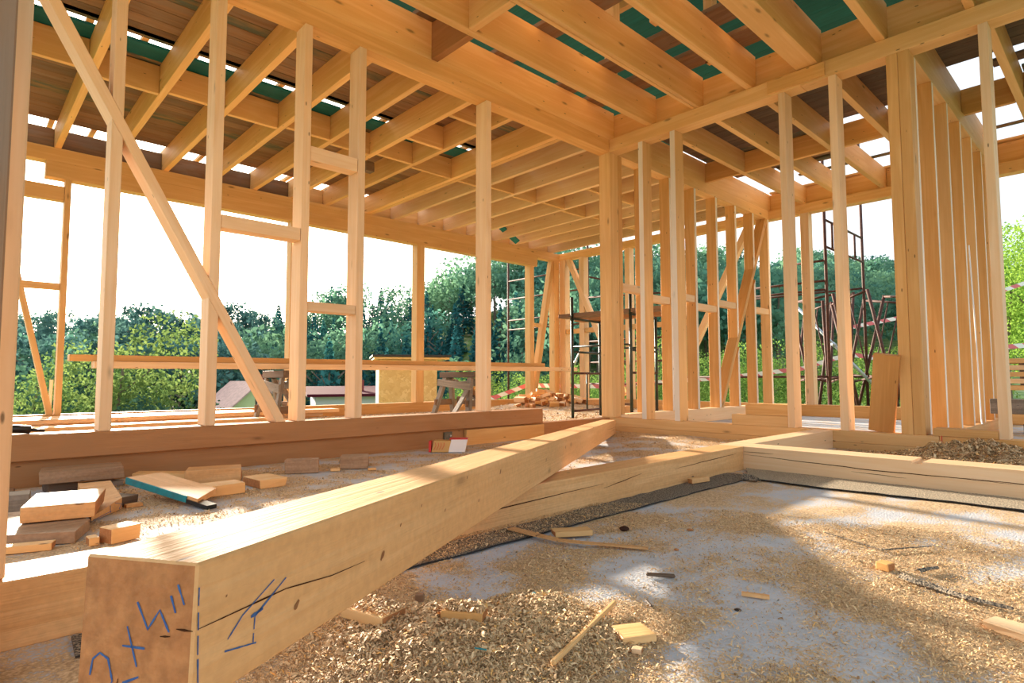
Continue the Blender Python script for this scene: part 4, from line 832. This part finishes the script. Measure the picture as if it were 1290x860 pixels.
# ------------------------------------------------------------------ trees
def leaf_quads(cs, size, up=0.0):
    """cs: list of (pos, radius) -> vertices and faces of leafy cards"""
    V, F = [], []
    for (c, s) in cs:
        n = Vector((random.gauss(0, 1), random.gauss(0, 1), random.gauss(0, 1) + up)).normalized(); u = n.orthogonal().normalized(); u.rotate(Matrix.Rotation(random.uniform(0, 6.28), 3, n)); v = n.cross(u); k = size * s * random.uniform(.6, 1.3)
        b = len(V); V += [c - u * k * .5, c + v * k * .32 - u * k * .05, c + u * k * .55, c - v * k * .34]; F.append((b, b + 1, b + 2, b + 3))
    return V, F
def crown_dec(n, h, w, size, z0=.25, lobes=11):
    L = [(Vector((random.gauss(0, .24) * w, random.gauss(0, .24) * w, h * (z0 + (1 - z0) * random.uniform(.22, .80)))), random.uniform(.20, .34) * w) for _ in range(lobes)]
    cs = []
    for _ in range(n):
        c, r = random.choice(L); d = Vector((random.gauss(0, 1), random.gauss(0, 1), random.gauss(0, 1))).normalized(); cs.append((c + d * r * random.uniform(.75, 1.05), 1))
    return cs
def crown_con(n, h, w, size):
    cs = []
    for _ in range(n):
        t = random.random() ** .75; z = h * (.10 + .90 * (1 - t)); lay = (z * 1.1 % 1.0); r = w * .5 * t * (.55 + .45 * (1 - lay)); a = random.uniform(0, 6.28); cs.append((Vector((math.cos(a) * r, math.sin(a) * r, z - .25 * lay)), .6 + .6 * t))
    return cs
def crown_pine(n, h, w, size):
    cs = []; L = [(Vector((random.gauss(0, .22) * w, random.gauss(0, .22) * w, h * random.uniform(.5, .96))), random.uniform(.10, .2) * w) for _ in range(14)]
    for _ in range(n):
        c, r = random.choice(L); d = Vector((random.gauss(0, 1), random.gauss(0, 1), random.gauss(0, .6))).normalized(); cs.append((c + d * r * random.uniform(.5, 1.1), 1))
    return cs
def trunk_bm(h, r):
    bm = bmesh.new(); P = [(0, 0, -.6), (random.gauss(0, .01) * h, random.gauss(0, .01) * h, h * .35), (random.gauss(0, .02) * h, random.gauss(0, .02) * h, h * .8)]
    for i in range(2): bm_tube(bm, [P[i], P[i + 1]], r * (1 - .35 * i), 6)
    for k in range(5):
        a = random.uniform(0, 6.28); z = h * random.uniform(.3, .7); bm_tube(bm, [(0, 0, z), (math.cos(a) * h * .16, math.sin(a) * h * .16, z + h * .14)], r * .35, 5)
    return bm
VAR = {}
NEARQ = 1
def tree_variant(kind, k, n, h, w, size, mat):
    cs = {'dec': crown_dec, 'con': crown_con, 'pine': crown_pine, 'bush': lambda n, h, w, s: crown_dec(n, h, w, s, 0.0, 14)}[kind](n, h, w, size)
    V, F = leaf_quads(cs, size); me = bpy.data.meshes.new('foliage'); me.from_pydata([tuple(v) for v in V], [], F); me.materials.append(mat)
    bm = trunk_bm(h, h * .014); tm = bpy.data.meshes.new('trunk'); bm.to_mesh(tm); bm.free(); tm.materials.append(BARK); VAR.setdefault(k, []).append((me, tm))
for q in range(5): tree_variant('con', 'con', 620, 15, 6.5, 1.05, LF_CON)
for q in range(5): tree_variant('dec', 'dec', 700, 13, 9.5, .85, LF_DEC)
for q in range(4): tree_variant('pine', 'pine', 560, 15, 8, .75, LF_PINE)
for q in range(4): tree_variant('dec', 'yg', 5200, 9, 7, .24, LF_YG)
for q in range(3): tree_variant('dec', 'dk', 4000, 9, 7, .28, LF_DK)
for q in range(2): tree_variant('dec', 'near', 16000, 6, 5.2, .085, LF_NEAR)
for q in range(4): tree_variant('bush', 'bush', 3800, 2.2, 2.4, .075, LF_BR)
def tree(k, x, y, sc_, lab, cat='tree', grp=None, z=None, name='forest_tree'):
    me, tm = random.choice(VAR[k]); r = bpy.data.objects.new(name, None); col.objects.link(r); r.location = (x, y, terr(x, y) if z is None else z); r.rotation_euler = (0, 0, random.uniform(0, 6.28)); r.scale = (sc_ * random.uniform(.9, 1.1), sc_ * random.uniform(.9, 1.1), sc_ * random.uniform(.88, 1.12)); tagm(r, lab, cat, grp)
    f = bpy.data.objects.new('foliage', me); col.objects.link(f); f.parent = r
    t = bpy.data.objects.new('trunk', tm); col.objects.link(t); t.parent = r; return r
def polar(px, d):
    az = math.radians(CAM_YAW) - math.atan((px - 645) / 745); r = d / math.cos(math.atan((px - 645) / 745)); return r * math.cos(az), r * math.sin(az)
# wooded hillsides: the nearest trees one by one, the rest of the wood as stuff
spots = []
for _ in range(9000):
    px = random.uniform(-60, 1360); d = random.uniform(72, 150) if px < 1000 else random.uniform(95, 300); spots.append((px, d))
random.shuffle(spots); keep = []
for px, d in spots:
    x, y = polar(px, d); r = math.hypot(x, y); az = math.degrees(math.atan2(y, x)); R = ridge_r(az)
    if r > R + 6: continue
    m = 4.2 if r < 120 else 5.2
    if any((x - a) ** 2 + (y - b) ** 2 < m * m for a, b, _, _, _ in keep): continue
    if px < 330: k = 'pine' if random.random() < .8 else 'dec'
    elif px < 520: k = 'con' if random.random() < .75 else 'dec'
    elif px < 1000: k = 'con' if (d < 100 + 18 * math.sin(px / 40) and px < 720 and random.random() < .8) else 'dec'
    else: k = 'dec'
    keep.append((x, y, r, k, px))
    if len(keep) > 1500: break
keep.sort(key=lambda t: t[2])
LABT = {'con': 'dark conifer in the wood on the slope across the valley', 'dec': 'leafy tree in the wood on the hill across the valley', 'pine': 'tall thin-crowned tree on the skyline slope at left'}
cnt = {'con': 0, 'dec': 0, 'pine': 0}; SV = {'con': ([], []), 'dec': ([], []), 'pine': ([], [])}
def arr(me):
    v = np.zeros(len(me.vertices) * 3, np.float32); me.vertices.foreach_get('co', v); return v.reshape(-1, 3)
CACHE = {}
for x, y, r, k, px in keep:
    s_ = random.uniform(.72, 1.08) * (.84 if k == 'con' else 1)
    if cnt[k] < 95 and r < 150:
        tree(k, x, y, s_, LABT[k], 'tree', {'con': 'conifers across the valley', 'dec': 'leafy trees across the valley', 'pine': 'thin-crowned trees at left'}[k]); cnt[k] += 1
    else:
        me, _ = random.choice(VAR[k]); A = CACHE.get(me.name)
        if A is None: A = CACHE[me.name] = arr(me)
        a = random.uniform(0, 6.28); c, s = math.cos(a), math.sin(a); B = A * s_; B = np.stack([B[:, 0] * c - B[:, 1] * s + x, B[:, 0] * s + B[:, 1] * c + y, B[:, 2] + terr(x, y)], 1); SV[k][0].append(B)
for k in SV:
    if not SV[k][0]: continue
    A = np.concatenate(SV[k][0]).astype(np.float32); n = len(A) // 4; me = bpy.data.meshes.new('wood'); me.vertices.add(len(A)); me.vertices.foreach_set('co', A.ravel()); me.loops.add(n * 4); me.loops.foreach_set('vertex_index', np.arange(n * 4, dtype=np.int32)); me.polygons.add(n)
    me.polygons.foreach_set('loop_start', np.arange(0, n * 4, 4, dtype=np.int32)); me.polygons.foreach_set('loop_total', np.full(n, 4, np.int32)); me.update(); me.materials.append({'con': LF_CON, 'dec': LF_DEC, 'pine': LF_PINE}[k])
    o = bpy.data.objects.new('woodland', me); col.objects.link(o); tagm(o, {'con': 'dense conifers covering the slope behind the nearest ones', 'dec': 'dense leafy wood covering the upper hills', 'pine': 'thin-crowned wood on the far left skyline'}[k], 'woodland', None, 'stuff')
# nearer trees on the valley side
NT = [('yg', 42, 44, 1.25, 'pale green tree low in the valley at far left, behind the small brace'), ('yg', 98, 40, .95, 'yellow-green tree right of the first outer upright'), ('yg', 150, 46, 1.45, 'tall yellow-green birch-like tree behind the first pale uprights'), ('dk', 20, 34, .9, 'dark leafy tree at the extreme left'), ('dk', 205, 42, .95, 'dark leafy tree between the first two pale uprights'), ('dk', 222, 46, .95, 'dark leafy tree left of the yellow-green house'), ('dk', 225, 36, .7, 'small dark tree low between the first two pale uprights'), ('yg', 262, 50, .36, 'yellow bush-like tree beside the gable house roof'), ('dk', 400, 60, .75, 'dark fir-like tree left of the red-roofed building'), ('dk', 385, 70, .8, 'dark tree behind the upright at the brace foot'), ('yg', 182, 34, .5, 'whitish blossoming bush low behind the second bay'), ('dk', 250, 85, .9, 'dark tree left of the blue roof'), ('dk', 450, 75, .8, 'dark tree behind the red-roofed building'), ('dk', 345, 80, .9, 'dark tree behind the left sawhorse'), ('dk', 60, 60, 1.1, 'dark tree behind the pale green tree at far left'), ('dk', 130, 62, 1.1, 'dark tree behind the yellow-green birch-like tree')]
for k, px, d, s_, lab in NT:
    x, y = polar(px, d); tree(k, x, y, s_ * (1.0 if k == 'yg' else .95), lab, name='leafy_tree')
# bright shrubs close to the house
BS = [(585, 19, 1.0), (620, 17, 1.15), (655, 20, 1.3), (690, 17, 1.0), (725, 16, .95), (760, 18, 1.1), (800, 17, 1.15), (830, 19, 1.5), (862, 16, 1.0), (905, 17, 1.1), (935, 19, 1.3), (965, 17, 1.1), (1000, 18, 1.2), (1030, 17, 1.35), (1062, 20, 1.1), (1100, 18, 1.1), (1130, 16, 1.3), (1150, 20, 1.5), (1190, 19, 1.2), (1240, 18, 1.3), (640, 25, 1.6), (740, 26, 1.9), (820, 27, 1.9), (900, 28, 1.8), (990, 26, 1.7), (1080, 28, 1.9)]
for i, (px, d, s_) in enumerate(BS):
    x, y = polar(px, d); tree('bush', x, y, s_ * (.58 if px < 830 or i >= 20 else (.78 if px < 1000 else .68)), '%s bright green shrub from the left outside, in the %s line' % (ORD[i] if i < 20 else ORD[i - 20], 'near' if i < 20 else 'back'), 'shrub', 'bright shrubs outside the far wall', name='leafy_shrub')
for px, d, s_, lab in ((1272, 16, .50, 'bright green tree outside at the right edge, behind the tape'), (1315, 15, .52, 'bright green tree just beyond the right edge'), (1150, 17, .24, 'small bright tree whose twigs reach above the leaning scaffold frames'), (1345, 19, .6, 'larger tree beyond the right edge')):
    x, y = polar(px, d); tree('near', x, y, s_ * 1.5, lab, name='leafy_tree')

# ------------------------------------------------------------------ houses, shed
def house(px, d, lab, w, l, hw, hr, rot, wallc, roofc, zb=None, hip=False, wins=(), chim=False):
    x, y = polar(px, d); z = terr(x, y) if zb is None else zb; r = empty('house', (x, y, z), lab, 'house', rz=rot)
    bm = bmesh.new(); v = [bm.verts.new(q) for q in ((-w / 2, -l / 2, -2), (w / 2, -l / 2, -2), (w / 2, l / 2, -2), (-w / 2, l / 2, -2), (-w / 2, -l / 2, hw), (w / 2, -l / 2, hw), (w / 2, l / 2, hw), (-w / 2, l / 2, hw), (0, -l / 2, hw + hr), (0, l / 2, hw + hr))]
    for f in ((0, 1, 5, 8, 4), (2, 3, 7, 9, 6), (1, 2, 6, 5), (3, 0, 4, 7), (0, 3, 2, 1), (5, 6, 9, 8), (7, 4, 8, 9)): bm.faces.new([v[i] for i in f])
    bm_obj('wall', bm, plain('render_wall', wallc, .8), r)
    bm = bmesh.new(); e = .6; t = .18
    for sgn in (-1, 1):
        dx = w / 2 + e; dz = hr * (dx / (w / 2)); q = [(0, -l / 2 - e, hw + hr + t), (0, l / 2 + e, hw + hr + t), (sgn * dx, l / 2 + e, hw + hr - dz + t), (sgn * dx, -l / 2 - e, hw + hr - dz + t)]
        a = [bm.verts.new(p) for p in q]; b = [bm.verts.new((p[0], p[1], p[2] - t)) for p in q]; bm.faces.new(a); bm.faces.new(b[::-1])
        for i in range(4): bm.faces.new((a[i], b[i], b[(i + 1) % 4], a[(i + 1) % 4]))
    bm_obj('roof', bm, plain('roof_tiles', roofc, .7, 0, 3, tuple(c * .8 for c in roofc)), r)
    for (wx, wz, ww, wh) in wins:
        bm = bmesh.new(); bm_box(bm, wx - ww / 2, wx + ww / 2, -l / 2 - .06, -l / 2 + .02, wz, wz + wh); f = bm_obj('window', bm, plain('window_frame', (.25, .16, .1), .5), r)
        bm = bmesh.new(); bm_box(bm, wx - ww / 2 + .08, wx + ww / 2 - .08, -l / 2 - .075, -l / 2 - .055, wz + .08, wz + wh - .08); bm_obj('pane', bm, plain('window_glass', (.03, .04, .05), .1), f)
    if chim: bm = bmesh.new(); bm_box(bm, w * .12, w * .12 + .7, -l * .2, -l * .2 + .7, hw + hr * .5, hw + hr + .9); bm_obj('chimney', bm, plain('brick', (.25, .06, .05), .8), r)
    return r
az = lambda px: math.radians(CAM_YAW) - math.atan((px - 645) / 745)
house(309, 66, 'yellow-green gabled house with a pale pink roof down in the valley', 8.0, 6.5, 3.6, 3.6, az(318) - PI / 2 + .42, (.62, .70, .36), (.60, .38, .33), zb=-7.0, wins=((-1.6, 2.6, 1.2, 1.4), (2.2, 2.6, 1.2, 1.4), (.2, 4.6, .9, 1.0)), chim=True)
house(286, 95, 'small blue-roofed house behind the gabled one', 9, 7, 2.6, 3.0, az(286) - PI / 2 + .3, (.45, .50, .55), (.16, .32, .38), zb=-6.0)
# low red-roofed building
x, y = polar(436, 48); fb = empty('flat_building', (x, y, -4.6), 'low grey building with a dark red sheet roof seen between uprights', 'building', rz=az(436) - PI / 2 + .12)
bm = bmesh.new(); bm_box(bm, -2.3, 3.6, 0, 6, -2, 3.75); bm_obj('wall', bm, plain('grey_render', (.62, .62, .64), .8), fb)
bm = bmesh.new(); vs = bm_box(bm, -3.0, 4.2, -.8, 7, 3.76, 3.98)
for v in vs:
    if v.co.y > 0: v.co.z += .55
bm_obj('roof', bm, plain('red_sheet', (.085, .012, .022), .9), fb)
bm = bmesh.new(); bm_box(bm, 1.2, 1.75, 2.0, 2.5, 4.2, 5.1); bm_obj('chimney', bm, plain('red_brick', (.30, .07, .06), .8), fb)
bm = bmesh.new(); bm_box(bm, 1.6, 3.0, -.05, .02, 2.0, 3.1); bm_obj('window', bm, plain('dark_glass', (.03, .04, .05), .2), fb)
# chipboard shed
x, y = polar(514, 14.2); sh = empty('chipboard_shed', (x, y, -.9), 'small shed of chipboard panels with a dark felt roof edge outside', 'shed', rz=az(514) - PI / 2 + .10)
bm = bmesh.new(); bm_box(bm, -.68, .70, 0, 1.4, -.5, 1.92); bm_obj('wall_panel', bm, OSB, sh, .004)
bm = bmesh.new(); vs = bm_box(bm, -.80, .98, -.15, 1.6, 1.925, 1.975)
bm_obj('roof_deck', bm, PINE, sh, .003)
bm = bmesh.new(); vs = bm_box(bm, -.84, 1.02, -.19, 1.64, 1.98, 2.03); bm_obj('roof_felt', bm, FELTB, sh, .003)
bm = bmesh.new(); bm_box(bm, .12, .16, -.03, -.001, -.5, 1.9); bm_obj('corner_batten', bm, PINE, sh, .002)

# ------------------------------------------------------------------ outdoor scaffold (rust-red tubes)
def tubes(nm, segs, lab, mat=RUST, r=.022, grp=None):
    e = empty(nm, (*segs[0][1][0][:2], terr(*segs[0][1][0][:2])), lab, 'scaffold', grp); o = Vector(e.location)
    for part, pts in segs: tube_obj(part, [Vector(p) - o for p in pts], r * 1.15 if part == 'pole' else r * .85, mat, e)
    return e
X1, X2 = 9.87, 11.7
def gz(x, y): return terr(x, y)
segs = [('pole', [(X1, 3.3, gz(X1, 3.3)), (X1, 3.3, 4.6)]), ('pole', [(X2, 3.3, gz(X2, 3.3)), (X2, 3.3, 4.9)])]
for z in (3.05, 2.62): segs.append(('rail', [(X1, 3.3, z), (X2, 3.3, z)]))
for x in (10.2, 11.3): segs.append(('rail', [(x, 3.3, 2.62), (x, 3.3, 3.05)]))
for z in (2.40, 2.08, 1.94): segs.append(('rail', [(X1, 3.3, z), (X1, 4.7 if z < 2.1 else 3.85, z)]))
segs.append(('rail', [(X1, 3.82, 1.94), (X1, 3.82, 2.40)]))
for z in (.58, 2.15): segs.append(('rail', [(X2, 3.3, z), (X2, 6.0, z)]))
segs.append(('rail', [(X1, 3.3, .58), (X1, 5.9, .58)]))
tubes('facade_scaffold', segs, 'rust-red scaffold bay outside, tallest pair of poles at right')
segs = [('pole', [(X1, 8.08, gz(X1, 8.08)), (X1, 8.08, 4.2)]), ('pole', [(X1, 5.9, gz(X1, 5.9)), (X1, 5.9, 2.2)]), ('pole', [(X1, 10.6, gz(X1, 10.6)), (X1, 10.6, 4.2)]), ('pole', [(X2, 8.08, gz(X2, 8.08)), (X2, 8.08, 3.6)])]
for z in (2.95, 2.50, 1.98, 1.75): segs.append(('rail', [(X1, 8.08, z), (X1, 10.6, z)]))
for z in (2.3, 1.35, .9, .45): segs.append(('rail', [(X1, 5.9, z if z < 2.2 else 2.19), (X1, 8.08, z)]))
for y in (8.7, 9.3, 9.9): segs.append(('rail', [(X1, y, 2.50), (X1, y, 2.95)])); segs.append(('rail', [(X1, y, 1.75), (X1, y, 1.98)]))
for y in (6.4, 6.9, 7.4): segs.append(('rail', [(X1, y, .0), (X1, y, .45)]))
for z in (1.35, 2.75): segs.append(('rail', [(X1, 8.08, z), (X2, 8.08, z)]))
tubes('facade_scaffold', segs, 'rust-red scaffold with guard rails outside the far corner')
e = empty('brace_tube', (X1, 9.3, -.3), 'zinc diagonal tube rising behind the far corner', 'tube'); tube_obj('shaft', [(0, 0, 0), (.05, -1.6, 2.4)], .022, ZINC, e); tube_obj('coupler', [(.03, -.8, 1.18), (.035, -.84, 1.26)], .034, ZINC, e)
e = empty('brace_tube', (X2 - .5, 2.95, .3), 'zinc diagonal tube crossing the rust-red bay at right', 'tube'); tube_obj('shaft', [(0, 0, 0), (.1, 1.5, 1.75)], .026, ZINC, e); tube_obj('coupler', [(.05, .7, .82), (.053, .75, .87)], .038, ZINC, e)
# loose frames leaning together
def frame_obj(x, y, rz, tilt, roll, lab, hgt=1.75, wd=.75):
    e = empty('loose_scaffolding', (x, y, gz(x, y)), lab, 'scaffold frame', 'loose rust-red frames leaning together'); e.rotation_euler = (tilt, roll, rz)
    for sx in (-1, 1): tube_obj('leg', [(sx * wd / 2, 0, 0), (sx * wd / 2, 0, hgt)], .026, RUST, e)
    for z in (.35, .95, hgt - .02): tube_obj('rung', [(-wd / 2, 0, z), (wd / 2, 0, z)], .02, RUST, e)
    tube_obj('spindle', [(0, 0, .95), (0, 0, hgt - .02)], .012, RUST, e); tube_obj('strut', [(-wd / 2, 0, .0), (0, 0, .35)], .012, RUST, e)
FR = [(11.4, 4.30, .9, .22, .10, 'leftmost'), (11.2, 4.05, 1.1, -.16, -.12, 'second'), (11.5, 3.75, .7, .14, .16, 'third'), (11.1, 3.55, 1.2, -.20, .05, 'fourth'), (11.4, 3.2, .9, .18, -.14, 'fifth'), (11.2, 2.95, 1.0, -.10, .16, 'sixth'), (11.45, 2.65, .85, .14, .0, 'rightmost'), (11.9, 3.45, 1.35, .08, -.18, 'hindmost')]
for x, y, rz, tt, ro, w_ in FR: frame_obj(x, y, rz, tt, ro, w_ + ' of the rust-red scaffold frames leaning together behind the leaning plank', 2.35 + random.uniform(-.1, .12), .85)
# barrier tape
def tape_obj(pts, lab):
    V, F, UV = [], [], []; d = 0
    for i, p in enumerate(pts):
        if i: d += (Vector(p) - Vector(pts[i - 1])).length
        V += [(p[0], p[1], p[2] - .045), (p[0], p[1], p[2] + .045)]; UV += [(d * 3.3, 0), (d * 3.3, .35)]
        if i: b = len(V) - 4; F.append((b, b + 2, b + 3, b + 1))
    o = meshobj('barrier_tape', V, F, TAPE); uv = o.data.uv_layers.new(name='UVMap')
    for l in o.data.loops: uv.data[l.index].uv = UV[l.vertex_index]
    md = o.modifiers.new('t', 'SOLIDIFY'); md.thickness = .002; return tagm(o, lab, 'barrier tape')
def P3(px, d, z): x, y = polar(px, d); return (x, y, z)
tape_obj([P3(560, 12.2, -.03), P3(624, 12.2, .18), P3(664, 12.2, .42), P3(700, 13.0, .40), P3(760, 13.4, .38)], 'red and white barrier tape left of the far corner')
tape_obj([P3(760, 13.4, .38), P3(850, 13.0, .5), P3(920, 12.6, .58), P3(1010, 12.4, .76), P3(1070, 12.2, 1.05), P3(1150, 11.9, .86)], 'red and white barrier tape crossing behind the right wall')
tape_obj([P3(1150, 11.5, 1.02), P3(1230, 11.3, 1.10), P3(1340, 11.0, 1.22)], 'lower red and white tape at the right edge')
tape_obj([P3(1070, 14.0, 1.75), P3(1150, 13.6, 2.0), P3(1230, 13.2, 2.3), P3(1340, 13.0, 2.9)], 'upper red and white tape at the right edge')
# lumber stack at right
k = 0
for lay in range(5):
    for c in range(2):
        x0 = 9.75 + c * .24; timber('stacked_lumber', x0, x0 + .22, -2.0, 1.60 - .03 * (lay % 2), .40 + lay * .085, .44 + lay * .085 + .02, 'y', PINE_L if (lay + c) % 2 else PINE, '%s board from the bottom in the %s of the outdoor lumber stack' % (ORD[lay], ('near side', 'far side')[c]), 'board', 'outdoor lumber stack at right')
for y in (-1.2, 1.2): timber('stack_bearer', 9.72, 10.25, y, y + .10, -.42, .40, 'z', DARKB, 'dark bearer under the outdoor lumber stack, %s one' % ('hidden' if y < 0 else 'visible'), 'block', 'bearers of the outdoor lumber stack')
for lay in range(4):
    timber('stack_sticker', 9.76, 10.2, 1.0, 1.04, .46 + lay * .085, .485 + lay * .085, 'x', DARKB, '%s spacer stick from the bottom of the outdoor lumber stack' % ORD[lay], 'stick', 'spacers of the outdoor lumber stack', bevel=0)
tagm(bar('marker_stake', (.9, 9.6, gz(.9, 9.6)), (.92, 9.62, .55), .03, .03, PINE_L), 'thin pale stake standing outside at far left', 'stake')

# ------------------------------------------------------------------ light
sun_dir = Vector((.12956, .96083, .2180)).normalized()
sl = bpy.data.lights.new('sun', 'SUN'); sl.energy = 11.0; sl.angle = math.radians(1.5); sl.color = (1.0, .87, .70); so = bpy.data.objects.new('sun', sl); col.objects.link(so); so.rotation_euler = (-sun_dir).to_track_quat('-Z', 'Y').to_euler()
w = bpy.data.worlds.new('World'); sc.world = w; w.use_nodes = True; nt = w.node_tree; nt.nodes.clear()
out = nt.nodes.new('ShaderNodeOutputWorld'); bg = nt.nodes.new('ShaderNodeBackground'); nt.links.new(bg.outputs[0], out.inputs[0])
tc = nt.nodes.new('ShaderNodeTexCoord'); dp = nt.nodes.new('ShaderNodeVectorMath'); dp.operation = 'DOT_PRODUCT'; dp.inputs[1].default_value = sun_dir; nt.links.new(tc.outputs['Generated'], dp.inputs[0])
mr = nt.nodes.new('ShaderNodeMapRange'); nt.links.new(dp.outputs['Value'], mr.inputs[0]); mr.inputs[1].default_value = .3; mr.inputs[2].default_value = 1; mr.inputs[3].default_value = 0; mr.inputs[4].default_value = 1
cr = ramp(nt, [(0.0, (.70, .79, .88)), (.8, (1.3, 1.28, 1.22)), (1.0, (6.0, 5.2, 4.0))]); nt.links.new(mr.outputs[0], cr.inputs[0]); nt.links.new(cr.outputs[0], bg.inputs[0]); bg.inputs[1].default_value = 1.05

# ------------------------------------------------------------------ camera
F_PX = 744.957; yaw, pitch, roll = math.radians(46.68652), math.radians(3.62911), math.radians(-.08630)
f = Vector((math.cos(pitch) * math.cos(yaw), math.cos(pitch) * math.sin(yaw), math.sin(pitch))); rt = Vector((math.sin(yaw), -math.cos(yaw), 0)); up = rt.cross(f)
rt2 = rt * math.cos(roll) + up * math.sin(roll); up2 = -rt * math.sin(roll) + up * math.cos(roll)
cam = bpy.data.cameras.new('camera'); co = bpy.data.objects.new('camera', cam); col.objects.link(co); sc.camera = co
cam.sensor_width = 36; cam.lens = F_PX * 36 / 1290; cam.clip_start = .02; cam.clip_end = 2000
co.matrix_world = Matrix.Translation((0, 0, .55)) @ Matrix((rt2, up2, -f)).transposed().to_4x4()
sc.view_settings.view_transform = 'Standard'; sc.view_settings.look = 'None'; sc.view_settings.exposure = 0.58; sc.view_settings.gamma = 1; sc.view_settings.use_curve_mapping = False
